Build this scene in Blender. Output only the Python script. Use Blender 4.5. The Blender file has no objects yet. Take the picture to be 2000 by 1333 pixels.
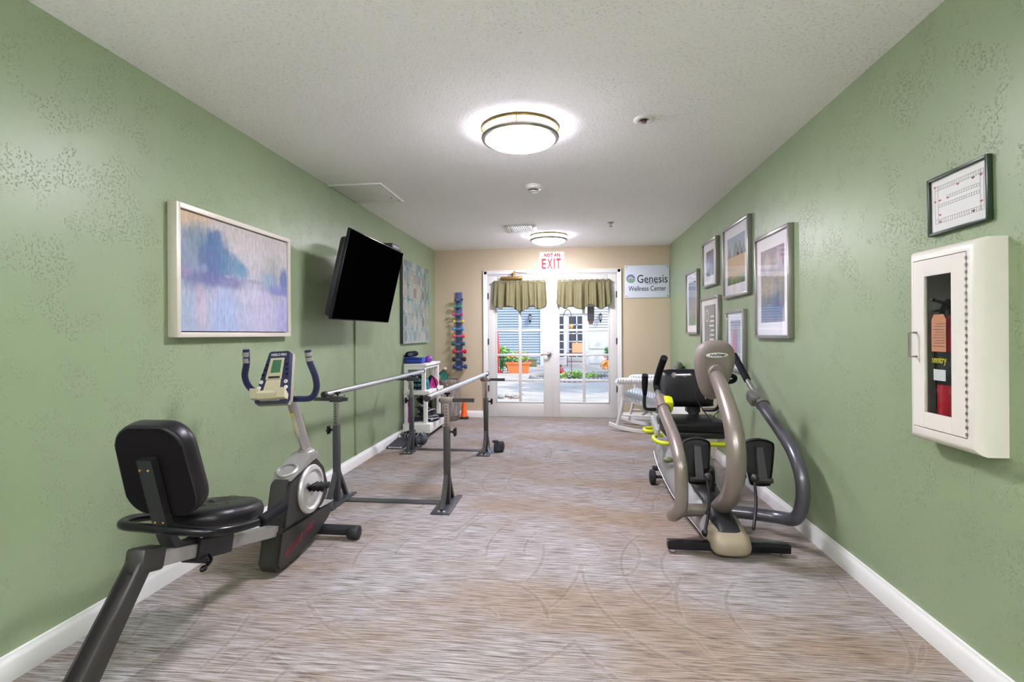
import bpy, bmesh, math, random
from mathutils import Vector, Matrix, Euler, noise
random.seed(7)
PI = math.pi
scene = bpy.context.scene
col = scene.collection
# ------------------------------------------------------------ camera, sky, lights, exposure
TH, ROLL, HC, V0 = 0.112, 0.0059, 1.205, 653.3
cd = bpy.data.cameras.new('camera'); cam = bpy.data.objects.new('camera', cd); col.objects.link(cam)
s_, c_ = math.sin(TH), math.cos(TH)
Fv = Vector((-s_, c_, 0)); Rv = Vector((c_, s_, 0)); Uv = Vector((0, 0, 1))
r2 = Rv*math.cos(ROLL) - Uv*math.sin(ROLL); u2 = Rv*math.sin(ROLL) + Uv*math.cos(ROLL)
cam.matrix_world = Matrix(((r2.x, u2.x, -Fv.x, 0), (r2.y, u2.y, -Fv.y, 0), (r2.z, u2.z, -Fv.z, HC), (0, 0, 0, 1)))
cd.sensor_width = 36; cd.lens = 18.0; cd.shift_y = (V0-666.5)/2000; cd.clip_start = .05
scene.camera = cam
W = bpy.data.worlds.new('sky'); scene.world = W; W.use_nodes = True
wn = W.node_tree.nodes; wl = W.node_tree.links
sky = wn.new('ShaderNodeTexSky'); sky.sky_type = 'NISHITA'; sky.sun_disc = False
sky.sun_elevation = math.radians(48); sky.sun_rotation = math.radians(120); sky.air_density = 1; sky.dust_density = 1.5
wn['Background'].inputs['Strength'].default_value = 0.58
wl.new(sky.outputs[0], wn['Background'].inputs['Color'])
sl = bpy.data.lights.new('sun', 'SUN'); sl.energy = 3.6; sl.angle = .012; sl.color = (1, .95, .87)
sun = bpy.data.objects.new('sun', sl); col.objects.link(sun)
sun.rotation_euler = Vector((.55, -.42, .74)).to_track_quat('Z', 'Y').to_euler(); sun.location = (4, 3, 8)
LAMP = 160.0        # radiance of the opal glass of each ceiling light
FILL = 1200.0         # radiance of the added fill lamps behind the camera
scene.view_settings.view_transform = 'Standard'; scene.view_settings.look = 'None'
scene.view_settings.gamma = 1.0; scene.view_settings.use_curve_mapping = False
scene.view_settings.exposure = 0.12
try:
    scene.cycles.use_denoising = True
    scene.cycles.max_bounces = 14; scene.cycles.diffuse_bounces = 8; scene.cycles.transparent_max_bounces = 16
    scene.cycles.sample_clamp_indirect = 20.0
    scene.cycles.caustics_reflective = False; scene.cycles.caustics_refractive = False
except Exception: pass

# ------------------------------------------------------------ materials
def lin(c):
    if isinstance(c, str):
        c = [int(c[i:i+2], 16)/255 for i in (0, 2, 4)]
        c = [x/12.92 if x <= .04045 else ((x+.055)/1.055)**2.4 for x in c]
    return (c[0], c[1], c[2], 1)
class NT:
    def __init__(s, m): s.t = m.node_tree; s.n = s.t.nodes; s.l = s.t.links
    def new(s, ty, **k):
        n = s.n.new('ShaderNode'+ty)
        for a, b in k.items(): setattr(n, a, b)
        return n
    def set(s, sock, v):
        if hasattr(v, 'is_output') or isinstance(v, bpy.types.NodeSocket): s.l.new(v, sock)
        else: sock.default_value = v
    def math(s, op, a, b=0.0, c=0.0, clamp=False):
        n = s.new('Math', operation=op, use_clamp=clamp)
        s.set(n.inputs[0], a); s.set(n.inputs[1], b); s.set(n.inputs[2], c)
        return n.outputs[0]
    def vmul(s, v, sc, off=(0, 0, 0)):
        n = s.new('Mapping'); s.set(n.inputs['Vector'], v)
        n.inputs['Scale'].default_value = sc; n.inputs['Location'].default_value = off
        return n.outputs[0]
    def noise(s, v, scale, detail=2, rough=.5, dist=0):
        n = s.new('TexNoise'); s.set(n.inputs['Vector'], v); n.inputs['Scale'].default_value = scale
        n.inputs['Detail'].default_value = detail; n.inputs['Roughness'].default_value = rough
        n.inputs['Distortion'].default_value = dist
        return n.outputs['Fac']
    def ramp(s, f, stops, interp='LINEAR'):
        n = s.new('ValToRGB'); s.set(n.inputs[0], f); r = n.color_ramp; r.interpolation = interp
        while len(r.elements) < len(stops): r.elements.new(.5)
        for e, (p, c) in zip(r.elements, stops):
            e.position = p; e.color = lin(c) if isinstance(c, str) else (c, c, c, 1) if not hasattr(c, '__len__') else lin(c)
        return n.outputs[0]
    def mix(s, f, a, b, mode='MIX'):
        n = s.new('Mix', data_type='RGBA', blend_type=mode); n.clamp_factor = True
        s.set(n.inputs[0], f); s.set(n.inputs[6], a); s.set(n.inputs[7], b)
        return n.outputs[2]
    def obj(s): return s.new('TexCoord').outputs['Object']
    def sep(s, v):
        n = s.new('SeparateXYZ'); s.set(n.inputs[0], v); return n.outputs
    def comb(s, x, y, z=0.0):
        n = s.new('CombineXYZ'); s.set(n.inputs[0], x); s.set(n.inputs[1], y); s.set(n.inputs[2], z); return n.outputs[0]
    def bump(s, h, strength, dist=.01):
        n = s.new('Bump'); s.set(n.inputs['Height'], h); n.inputs['Strength'].default_value = strength
        n.inputs['Distance'].default_value = dist
        s.l.new(n.outputs[0], s.n['Principled BSDF'].inputs['Normal'])
    def base(s, c): s.set(s.n['Principled BSDF'].inputs['Base Color'], c)
def mat(name, c='808080', rough=.5, metal=0.0, spec=.5, noise_amt=.06, nscale=40, bump=0, bscale=200, emit=None, coat=0):
    m = bpy.data.materials.new(name); m.use_nodes = True; t = NT(m); p = t.n['Principled BSDF']
    p.inputs['Roughness'].default_value = rough; p.inputs['Metallic'].default_value = metal
    p.inputs['Specular IOR Level'].default_value = spec; p.inputs['Coat Weight'].default_value = coat
    b = lin(c); o = t.obj()
    f = t.noise(o, nscale, 3)
    lo = tuple(x*(1-noise_amt) for x in b[:3])+(1,); hi = tuple(min(1, x*(1+noise_amt)) for x in b[:3])+(1,)
    t.base(t.mix(f, lo, hi))
    if bump: t.bump(t.noise(o, bscale, 3, .6), bump, .003)
    if emit:
        p.inputs['Emission Color'].default_value = lin(emit[0]); p.inputs['Emission Strength'].default_value = emit[1]
    return m
M = {}
def textured_wall(name, c, c2, spec=.5, rough=.38, bump=.75):
    m = mat(name, c, rough, spec=spec); t = NT(m); o = t.obj()
    n1 = t.noise(o, 95, 2, .55); n2 = t.noise(o, 7, 3, .5)
    drops = t.ramp(n1, [(.585, 0.0), (.635, 1.0)]); patch = t.ramp(n2, [(.46, 0.0), (.60, 1.0)])
    h = t.math('MULTIPLY', drops, patch)
    fine = t.noise(o, 160, 3, .6)
    h2 = t.math('ADD', h, t.math('MULTIPLY', fine, .09))
    t.bump(h2, bump, .005)
    t.base(t.mix(t.noise(o, 1.3, 2), lin(c), lin(c2)))
    return m
M['green'] = textured_wall('green_wall_paint', '899A77', '8E9F7C')
M['beige'] = textured_wall('beige_wall_paint', 'BFB095', 'C4B59A', bump=.12, rough=.6)
m = M['ceil'] = mat('popcorn_ceiling', 'DAD7D5', .95, spec=.1); t = NT(m); o = t.obj()
nz = t.noise(o, 75, 3, .65); patch = t.noise(o, 2.6, 3, .6)
pit = t.ramp(nz, [(.30, 1.0), (.46, 0.0)])
pm = t.math('MULTIPLY', pit, t.ramp(patch, [(.3, .35), (.7, 1.0)]))
t.base(t.mix(t.math('MULTIPLY', pm, .55), lin('FAF8F8'), lin('AAA6A2')))
t.bump(t.math('ADD', t.math('MULTIPLY', pm, -1.0), t.math('MULTIPLY', nz, .5)), .5, .006)
# carpet: tufted streaks across the room, colour drifting in bands, curved stems pressed into the pile
m = M['carpet'] = mat('streaked_carpet', 'A79C92', .95, spec=.1); t = NT(m); o = t.obj()
warp = t.noise(o, .9, 2)
xs, ys, zs = t.sep(o)
yw = t.math('ADD', ys, t.math('MULTIPLY', t.math('SUBTRACT', warp, .5), .03))
v = t.comb(xs, yw)
st1 = t.noise(t.vmul(v, (6, 150, 1)), 1.0, 3, .6)
st2 = t.noise(t.vmul(v, (8, 170, 1), (3, 7, 0)), 1.0, 2, .6)
tuft = t.noise(t.vmul(v, (150, 210, 1)), 1.0, 1, .5)
blot = t.noise(t.vmul(v, (1.2, 3.2, 1)), 1.0, 3, .6)
hue = t.noise(t.vmul(v, (.8, 1.6, 1), (9, 2, 0)), 1.0, 2, .6)
basec = t.ramp(st1, [(.30, '544C45'), (.41, '7E7772'), (.50, '9E9A99'), (.64, 'BDBCBE')])
warm = t.ramp(st2, [(.32, '5E4B37'), (.45, '846D55'), (.60, 'A38E76')])
k = t.math('MULTIPLY', t.ramp(hue, [(.42, 0.05), (.66, .75)]), 1.0)
cc = t.mix(k, basec, warm)
dark = t.ramp(st2, [(.34, 1.0), (.42, 0.0)])
cc = t.mix(t.math('MULTIPLY', dark, t.ramp(blot, [(.35, .25), (.65, .85)])), cc, lin('5B5049'))
# stems: rings round scattered cell centres, shown only in patches
def arcs(sc, rings, seed, width):
    vo = t.new('TexVoronoi'); t.set(vo.inputs['Vector'], t.vmul(v, (sc, sc*.8, 1), (seed, seed*2, 0))); vo.inputs['Scale'].default_value = 1
    vo.voronoi_dimensions = '2D'
    fr = t.math('FRACT', t.math('MULTIPLY', vo.outputs['Distance'], rings))
    d = t.math('ABSOLUTE', t.math('SUBTRACT', fr, .5))
    line = t.ramp(d, [(0.0, 1.0), (width, 0.0)])
    msk = t.ramp(t.noise(t.vmul(v, (1.4, 1.4, 1), (seed+5, 1, 0)), 1.0, 1), [(.47, 0.0), (.53, 1.0)])
    return t.math('MULTIPLY', line, msk)
a1 = arcs(.95, 5.0, 1.3, .085); a2 = arcs(.70, 7.0, 6.1, .085)
stem = t.math('MAXIMUM', a1, a2)
dash = t.ramp(t.noise(t.vmul(v, (60, 95, 1), (1, 1, 0)), 1.0, 1), [(.42, .15), (.58, 1.0)])
cc = t.mix(t.math('MULTIPLY', t.math('MULTIPLY', stem, dash), .44), cc, lin('6B5F54'))
stemL = t.ramp(stem, [(0.02, 0.0), (.25, .12), (.5, 0.0)])
cc = t.mix(stemL, cc, lin('D5CEC7'))
cc = t.mix(t.math('MULTIPLY', tuft, .45), cc, t.mix(1.0, cc, lin('B0A9A2'), 'MULTIPLY'))
t.base(cc)
t.bump(t.math('ADD', t.math('MULTIPLY', tuft, .6), t.math('SUBTRACT', st1, t.math('MULTIPLY', stem, .6))), .5, .006)
M['trim'] = mat('white_trim_paint', 'E4E3E0', .45, noise_amt=.02)
M['white'] = mat('white_satin', 'E3E2DE', .4, noise_amt=.02)
M['cab'] = mat('white_powder_coat', 'E2DDD3', .35, noise_amt=.02)
M['door'] = mat('white_door_paint', 'D3D2CE', .4, noise_amt=.02)
M['black'] = mat('black_plastic', '1C1C1F', .45, bump=.08, bscale=500)
M['blackg'] = mat('black_gloss_plastic', '111113', .25, spec=.35)
M['foam'] = mat('black_foam', '121217', .8, spec=.2, bump=.2, bscale=700)
M['vinyl'] = mat('black_vinyl', '161517', .36, spec=.35, bump=.12, bscale=60)
M['vinylm'] = mat('black_backing_cloth', '151214', .9, spec=.1, bump=.3, bscale=900)
M['charcoal'] = mat('charcoal_plastic', '2C2A28', .42, bump=.1, bscale=600)
M['silver'] = mat('silver_paint', 'A6A4A0', .35, metal=.55)
M['silverl'] = mat('light_silver_paint', 'C9C8C6', .3, metal=.4)
M['chrome'] = mat('chrome', 'D8D8DA', .12, metal=1.0)
M['alu'] = mat('brushed_aluminium', 'CDCED2', .22, metal=.95)
M['steel'] = mat('grey_steel_enamel', '45464A', .35, metal=.35, bump=.15, bscale=300)
M['steeld'] = mat('dark_steel_enamel', '3A3836', .4, metal=.3, bump=.1, bscale=300)
M['taupe'] = mat('taupe_metallic_paint', '8B8078', .3, metal=.45, coat=.3)
M['taupel'] = mat('light_taupe_shell', '9C988F', .38, metal=.25, bump=.05, bscale=800)
M['taupew'] = mat('sand_shell_plastic', '948871', .42, bump=.05, bscale=800)
M['shellg'] = mat('grey_shell_plastic', '9A9A98', .42, metal=.1)
M['olive'] = mat('olive_plastic', '6A6B49', .4)
M['lime'] = mat('lime_plastic', 'B9C112', .35)
M['nickel'] = mat('brushed_nickel', '9A948B', .35, metal=.9)
M['brass'] = mat('brass', 'B08D4C', .3, metal=.9)
M['tan'] = mat('tan_plastic', 'C4BB9F', .45)
M['navy'] = mat('navy_plastic', '23264A', .35)
M['pewter'] = mat('pewter_frame', '96958F', .32, metal=.75)
M['champ'] = mat('champagne_frame', 'D9D4C6', .4, metal=.25)
M['champd'] = mat('olive_frame_side', '8E8A5E', .5, metal=.2)
M['paper'] = mat('white_paper', 'F0EFEC', .8, noise_amt=.01)
M['matb'] = mat('white_mat_board', 'E9E7EA', .85, noise_amt=.01)
M['red'] = mat('red_enamel', 'B3162B', .3)
M['redp'] = mat('red_ink', 'C01832', .6)
M['ink'] = mat('dark_ink', '22303C', .6)
M['greyink'] = mat('grey_ink', '77777C', .7)
M['blacki'] = mat('black_ink', '121212', .6)
M['orange'] = mat('orange_plastic', 'F2601B', .45)
M['lcd'] = mat('green_lcd', '3F6B4F', .25)
M['yellow'] = mat('yellow_ink', 'D7C21F', .6)
M['rubber'] = mat('black_rubber', '1D1D1D', .7)
M['cable'] = mat('black_cable', '141414', .4)
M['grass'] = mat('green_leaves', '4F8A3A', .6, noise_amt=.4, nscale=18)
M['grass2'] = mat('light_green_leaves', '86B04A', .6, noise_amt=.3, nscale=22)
M['pot'] = mat('terracotta', 'D4703A', .75, noise_amt=.08)
M['poty'] = mat('amber_terracotta', 'E39A3A', .7, noise_amt=.08)
M['tealp'] = mat('teal_plastic', '1E7F8C', .4)
M['magenta'] = mat('magenta_plastic', 'A3249A', .4)
def glass(name, tint=(1, 1, 1, 1), k=1.0, rough=0.0):
    m = bpy.data.materials.new(name); m.use_nodes = True; t = NT(m); t.n.remove(t.n['Principled BSDF'])
    tr = t.new('BsdfTransparent'); tr.inputs[0].default_value = tint
    gl = t.new('BsdfGlossy'); gl.inputs['Roughness'].default_value = rough
    fr = t.new('Fresnel'); fr.inputs[0].default_value = 1.45
    geo = t.new('NewGeometry')
    mx = t.new('MixShader'); t.l.new(t.math('MULTIPLY', t.math('MULTIPLY', fr.outputs[0], k), t.math('SUBTRACT', 1.0, geo.outputs['Backfacing'])), mx.inputs[0])
    t.l.new(tr.outputs[0], mx.inputs[1]); t.l.new(gl.outputs[0], mx.inputs[2])
    t.l.new(mx.outputs[0], t.n['Material Output'].inputs[0])
    return m
M['glass'] = glass('window_glass')
M['pglass'] = glass('picture_glass', k=1.3)
M['dglass'] = glass('smoked_glass', (.9, .92, .92, 1), .8)
M['lampglass'] = mat('opal_lamp_glass', 'F4F2EC', .3, emit=('F4EEFF', LAMP))
M['lampfar'] = mat('opal_lamp_glass_bright', 'F4F2EC', .3, emit=('F4EEFF', LAMP*1.0))
M['lampside'] = mat('opal_side_glass', 'F4F2EC', .3, emit=('F4EEFF', LAMP*.26))

# ------------------------------------------------------------ mesh building
ORG = {}
def frame(axis):
    a = Vector(axis).normalized(); h = Vector((0, 0, 1)) if abs(a.z) < .9 else Vector((0, 1, 0))
    u = a.cross(h).normalized(); return a, u, a.cross(u).normalized()
def smooth_path(pts, n=6, closed=False):
    P = [Vector(p) for p in pts]; out = []; L = len(P)
    rng = range(L) if closed else range(L-1)
    for i in rng:
        if closed: p0, p1, p2, p3 = P[(i-1) % L], P[i], P[(i+1) % L], P[(i+2) % L]
        else: p0, p1, p2, p3 = P[max(i-1, 0)], P[i], P[i+1], P[min(i+2, L-1)]
        for k in range(n):
            t = k/n
            out.append(.5*((2*p1)+(p2-p0)*t+(2*p0-5*p1+4*p2-p3)*t*t+(3*p1-p0-3*p2+p3)*t**3))
    if not closed: out.append(P[-1])
    return out
class MB:
    def __init__(s): s.bm = bmesh.new()
    def _merge(s, b, mtx=None):
        if mtx is not None: b.transform(mtx)
        me = bpy.data.meshes.new('tmp'); b.to_mesh(me); b.free(); s.bm.from_mesh(me); bpy.data.meshes.remove(me); return s
    def box(s, lo, hi, bev=0.0, rot=None, piv=None, seg=2):
        b = bmesh.new(); bmesh.ops.create_cube(b, size=1)
        lo, hi = Vector(lo), Vector(hi); d = hi-lo; c = (lo+hi)/2
        for v in b.verts: v.co = Vector((v.co.x*d.x, v.co.y*d.y, v.co.z*d.z))
        if bev: bmesh.ops.bevel(b, geom=b.edges[:], offset=min(bev, min(abs(d.x), abs(d.y), abs(d.z))*.49), segments=seg, affect='EDGES', profile=.5)
        m = Matrix.Translation(c)
        if rot is not None:
            R = Euler(rot).to_matrix().to_4x4(); p = Vector(piv) if piv is not None else c
            m = Matrix.Translation(p) @ R @ Matrix.Translation(c-p)
        return s._merge(b, m)
    def beam(s, p0, p1, w, h, bev=0.0, up=(0, 0, 1)):
        p0, p1 = Vector(p0), Vector(p1); a = (p1-p0); L = a.length; a.normalize()
        x = a.cross(Vector(up)).normalized(); z = x.cross(a).normalized()
        b = bmesh.new(); bmesh.ops.create_cube(b, size=1)
        for v in b.verts: v.co = Vector((v.co.x*w, v.co.y*L, v.co.z*h))
        if bev: bmesh.ops.bevel(b, geom=b.edges[:], offset=bev, segments=2, affect='EDGES')
        c = (p0+p1)/2
        return s._merge(b, Matrix(((x.x, a.x, z.x, c.x), (x.y, a.y, z.y, c.y), (x.z, a.z, z.z, c.z), (0, 0, 0, 1))))
    def tube(s, pts, r, seg=12, n=6, closed=False, flat=None, sm=True):
        P = smooth_path(pts, n, closed) if (sm and len(pts) > 2) else [Vector(p) for p in pts]
        L = len(P); bm = s.bm; rings = []
        rr = (lambda t: r) if not hasattr(r, '__len__') else (lambda t: r[min(int(t*(len(r)-1)), len(r)-2)]*(1-(t*(len(r)-1)) % 1 if t < 1 else 0) + r[min(int(t*(len(r)-1)), len(r)-2)+1]*((t*(len(r)-1)) % 1 if t < 1 else 1))
        prev = None
        for i, p in enumerate(P):
            if closed: tg = P[(i+1) % L]-P[(i-1) % L]
            else: tg = P[min(i+1, L-1)]-P[max(i-1, 0)]
            tg.normalize()
            if prev is None: _, u, w = frame(tg)
            else:
                u = (prev - tg*prev.dot(tg)).normalized(); w = tg.cross(u)
            prev = u; R = rr(i/(L-1)); fu, fw = (1, 1) if flat is None else flat
            rings.append([bm.verts.new(p+(u*math.cos(a)*fu+w*math.sin(a)*fw)*R) for a in [2*PI*k/seg for k in range(seg)]])
        m = L if closed else L-1
        for i in range(m):
            a, b = rings[i], rings[(i+1) % L]
            for k in range(seg): bm.faces.new((a[k], a[(k+1) % seg], b[(k+1) % seg], b[k]))
        if not closed:
            bm.faces.new(rings[0][::-1]); bm.faces.new(rings[-1])
        return s
    def cyl(s, p0, p1, r, r1=None, seg=20): return s.tube([p0, p1], [r, r if r1 is None else r1], seg, sm=False)
    def lathe(s, prof, c, axis=(0, 0, 1), seg=28, arc=None):
        a, u, w = frame(axis); c = Vector(c); bm = s.bm; rings = []
        for (r, h) in prof:
            if r < 1e-6: rings.append([bm.verts.new(c+a*h)])
            else: rings.append([bm.verts.new(c+a*h+(u*math.cos(t)+w*math.sin(t))*r) for t in [2*PI*k/seg for k in range(seg)]])
        for A, B in zip(rings, rings[1:]):
            for k in range(seg):
                q = (A[k % len(A)], A[(k+1) % len(A)], B[(k+1) % len(B)], B[k % len(B)])
                f = [];
                for v in q:
                    if v not in f: f.append(v)
                if len(f) > 2: bm.faces.new(f)
        return s
    def ell(s, c, r, rot=(0, 0, 0), sub=3):
        b = bmesh.new(); bmesh.ops.create_uvsphere(b, u_segments=20, v_segments=12, radius=1)
        return s._merge(b, Matrix.Translation(Vector(c)) @ Euler(rot).to_matrix().to_4x4() @ Matrix.Diagonal((r[0], r[1], r[2], 1)))
    def prism(s, poly, o, ux, uy, th, bev=0.0, seg=2):
        """poly in (a,b) -> o+ux*a+uy*b, extruded by th along ux x uy"""
        ux, uy = Vector(ux), Vector(uy); n = ux.cross(uy).normalized(); o = Vector(o); b = bmesh.new()
        A = [b.verts.new(o+ux*p[0]+uy*p[1]) for p in poly]; B = [b.verts.new(v.co+n*th) for v in A]
        L = len(poly)
        b.faces.new(A[::-1]); top = b.faces.new(B)
        for i in range(L): b.faces.new((A[i], A[(i+1) % L], B[(i+1) % L], B[i]))
        if bev: bmesh.ops.bevel(b, geom=[e for e in b.edges if abs((e.verts[0].co-e.verts[1].co).normalized().dot(n)) < .5], offset=bev, segments=seg, affect='EDGES', clamp_overlap=True)
        return s._merge(b)
    def loft(s, rings, cap=True, close=True):
        bm = s.bm; R = [[bm.verts.new(Vector(p)) for p in r] for r in rings]
        for a, b in zip(R, R[1:]):
            n = len(a)
            for k in range(n if close else n-1): bm.faces.new((a[k], a[(k+1) % n], b[(k+1) % n], b[k]))
        if cap: bm.faces.new(R[0][::-1]); bm.faces.new(R[-1])
        return s
    def text(s, txt, o, ux, uy, w, h, ext=.0012, bold=0.0, shear=0.0, spacing=1.0):
        cu = bpy.data.curves.new('t', 'FONT'); cu.body = txt; cu.size = 1; cu.extrude = .001; cu.offset = bold; cu.shear = shear
        cu.space_character = spacing; cu.resolution_u = 3
        ob = bpy.data.objects.new('t', cu); me = ob.to_mesh()
        b = bmesh.new(); b.from_mesh(me); ob.to_mesh_clear(); bpy.data.objects.remove(ob); bpy.data.curves.remove(cu)
        xs = [v.co.x for v in b.verts]; ys = [v.co.y for v in b.verts]
        x0, x1, y0, y1 = min(xs), max(xs), min(ys), max(ys)
        ux, uy = Vector(ux).normalized(), Vector(uy).normalized(); n = ux.cross(uy); o = Vector(o)
        for v in b.verts:
            a = (v.co.x-(x0+x1)/2)/(x1-x0)*w; c = (v.co.y-(y0+y1)/2)/(y1-y0)*h; z = (v.co.z/.001+1)/2*ext
            v.co = o+ux*a+uy*c+n*z
        return s._merge(b)
    def xf(s, m): s.bm.transform(m); return s
    def build(s, name, m, parent=None, origin=None, smooth=True, ang=38, label=None):
        me = bpy.data.meshes.new(name)
        org = Vector((0, 0, 0))
        if parent is not None: org = ORG[parent.name]
        elif origin is not None: org = Vector(origin)
        if org.length: s.bm.transform(Matrix.Translation(-org))
        bmesh.ops.recalc_face_normals(s.bm, faces=s.bm.faces[:])
        s.bm.to_mesh(me); s.bm.free()
        if smooth:
            me.polygons.foreach_set('use_smooth', [True]*len(me.polygons)); me.set_sharp_from_angle(angle=math.radians(ang))
        me.materials.append(M[m] if isinstance(m, str) else m)
        o = bpy.data.objects.new(name, me); col.objects.link(o)
        if parent is not None: o.parent = parent
        else: o.location = org
        ORG[o.name] = org
        if label: o['label'] = label
        return o
def tag(o, label, cat, group=None, kind=None):
    if label: o['label'] = label
    if cat: o['category'] = cat
    if group: o['group'] = group
    if kind: o['kind'] = kind
    return o
def thing(name, label, cat, loc, group=None, rotz=0, local=False):
    o = bpy.data.objects.new(name, None); o.empty_display_size = .1; col.objects.link(o); o.location = loc; o.rotation_euler = (0, 0, rotz)
    ORG[o.name] = Vector((0, 0, 0)) if local else Vector(loc)
    return tag(o, label, cat, group)
def struct(o): o['kind'] = 'structure'; return o
def rrect(w, h, r, n=5, cx=0, cy=0):
    out = []
    for (sx, sy, a0) in ((1, 1, 0), (-1, 1, 90), (-1, -1, 180), (1, -1, 270)):
        for k in range(n+1):
            a = math.radians(a0+90*k/n); out.append((cx+sx*(w/2-r)+r*math.cos(a), cy+sy*(h/2-r)+r*math.sin(a)))
    return out
X, Y, Z = Vector((1, 0, 0)), Vector((0, 1, 0)), Vector((0, 0, 1))
XL, XR, D, H, YB = -1.967, 1.397, 7.354, 2.44, -3.4
# ============================================================ the room
struct(MB().box((XL, YB, -.1), (XR, D, 0)).build('floor', 'carpet', smooth=False))
struct(MB().box((XL-.2, YB-.15, H), (XR+.2, D+.3, H+.2)).build('ceiling', 'ceil', smooth=False))
struct(MB().box((XL-.2, YB-.15, -.1), (XL, D+.15, H)).build('wall_left', 'green', smooth=False))
hy0, hy1, hz0, hz1 = 1.825, 2.14, .815, 1.495       # recess of the extinguisher cabinet
b = MB().box((XR, YB-.15, -.1), (XR+.2, hy0, H)).box((XR, hy1, -.1), (XR+.2, D+.15, H))
b.box((XR, hy0, -.1), (XR+.2, hy1, hz0)).box((XR, hy0, hz1), (XR+.2, hy1, H)); struct(b.build('wall_right', 'green', smooth=False))
dx0, dx1, dz1 = -1.192, .681, 2.068
b = MB().box((XL, D, -.1), (dx0, D+.15, H)).box((dx1, D, -.1), (XR, D+.15, H)).box((dx0, D, dz1), (dx1, D+.15, H))
struct(b.build('wall_back', 'beige', smooth=False))
struct(MB().box((XL, YB-.15, -.1), (XR, YB, H)).build('wall_front', 'beige', smooth=False))
def bboard(name, lo, hi, ax):
    # lo/hi along the run; profile with a rounded top
    prof = [(0, 0), (.022, 0), (.022, .066), (.016, .078), (.011, .084), (.010, .092), (0, .094)]
    b = MB()
    if ax == 'L': b.prism([(p[0], p[1]) for p in prof], (XL, hi, 0), X, Z, hi-lo)
    if ax == 'R': b.prism([(p[0], p[1]) for p in prof], (XR, lo, 0), -X, Z, hi-lo)
    if ax == 'B':
        for a, c in lo: b.prism([(p[0], p[1]) for p in prof], (c, D, 0), -Y, Z, c-a)
    return struct(b.build(name, 'trim', ang=60))
bboard('baseboard_left', YB, D-.02, 'L'); bboard('baseboard_right', YB, D-.02, 'R')
bboard('baseboard_back', [(XL+.02, -1.25), (.735, XR-.02)], None, 'B')
# casing round the french doors
b = MB()
def cas(p0, p1, w=.058):
    b.box(p0, p1, .006)
cas((-1.243, D-.018, 0), (-1.186, D, 2.128)); cas((.672, D-.018, 0), (.729, D, 2.128)); cas((-1.243, D-.018, 2.071), (.729, D, 2.128))
for x0, x1 in ((-1.243, -1.229), (.715, .729)): b.box((x0, D-.024, 0), (x1, D-.016, 2.128), .003)
b.box((-1.243, D-.024, 2.114), (.729, D-.016, 2.128), .003)
b.box((dx0, D, 2.056), (dx1, D+.15, 2.068)); b.box((dx0, D, 0), (dx0+.013, D+.15, 2.06)); b.box((dx1-.013, D, 0), (dx1, D+.15, 2.06))
b.box((dx0, D+.01, -.02), (dx1, D+.15, .008), .003)
struct(b.build('trim_1', 'trim'))
ROWS = [.232, .540, .905, 1.258, 1.610, 1.935]
def door(name, x0, x1, gx0, gx1, handle):
    y0, y1 = D+.004, D+.046; mw = .02; b = MB()
    b.box((x0, y0, .012), (gx0, y1, 2.052), .003).box((gx1, y0, .012), (x1, y1, 2.052), .003)
    b.box((gx0-.001, y0, .012), (gx1+.001, y1, ROWS[0]), .003).box((gx0-.001, y0, ROWS[-1]), (gx1+.001, y1, 2.052), .003)
    mx = (gx0+gx1)/2; b.box((mx-mw, y0+.004, ROWS[0]-.001), (mx+mw, y1-.004, ROWS[-1]+.001), .006)
    for z in ROWS[1:-1]: b.box((gx0-.001, y0+.006, z-.017), (gx1+.001, y1-.006, z+.017), .006)
    # raised glazing bead round the lights
    for q in ((gx0-.014, ROWS[0]-.014, gx0, ROWS[-1]+.014), (gx1, ROWS[0]-.014, gx1+.014, ROWS[-1]+.014), (gx0-.014, ROWS[0]-.014, gx1+.014, ROWS[0]), (gx0-.014, ROWS[-1], gx1+.014, ROWS[-1]+.014)):
        b.box((q[0], y0-.006, q[1]), (q[2], y0+.004, q[3]), .004)
    o = struct(b.build(name, 'door'))
    MB().box((gx0, D+.022, ROWS[0]), (gx1, D+.026, ROWS[-1])).build('glass_panes', 'glass', o, smooth=False)
    hx = x0-.004 if not handle == 'x' else x1
    hx = x0 if name == 'door_1' else x1
    for z in (.42, 1.10, 1.76):
        MB().cyl((hx, D-.004, z-.045), (hx, D-.004, z+.045), .006, seg=10).box((hx-.012, D+.001, z-.045), (hx+.012, D+.004, z+.045)).build('hinge', 'steeld', o)
    return o
dl = door('door_1', -1.176, -.250, -1.048, -.375, 1)
h = MB().lathe([(0, -.004), (.030, -.004), (.033, -.012), (.030, -.020), (.012, -.026), (.011, -.05), (0, -.05)], (-.292, D+.006, .915), (0, 1, 0))
h.tube([(-.292, D-.046, .915), (-.32, D-.05, .916), (-.37, D-.05, .914), (-.41, D-.046, .908)], [.010, .010, .008, .007])
h.build('door_handle', 'nickel', dl)
dr = door('door_2', -.244, .665, -.143, .546, 0)
MB().box((-.262, D-.004, .012), (-.238, D+.004, 2.052), .003).build('astragal', 'door', dl)
MB().lathe([(0, 0), (.005, 0), (.005, -.004), (0, -.005)], (-.243, D-.003, .915), (0, 1, 0), 10).build('strike_screw', 'steeld', dl)
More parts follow.
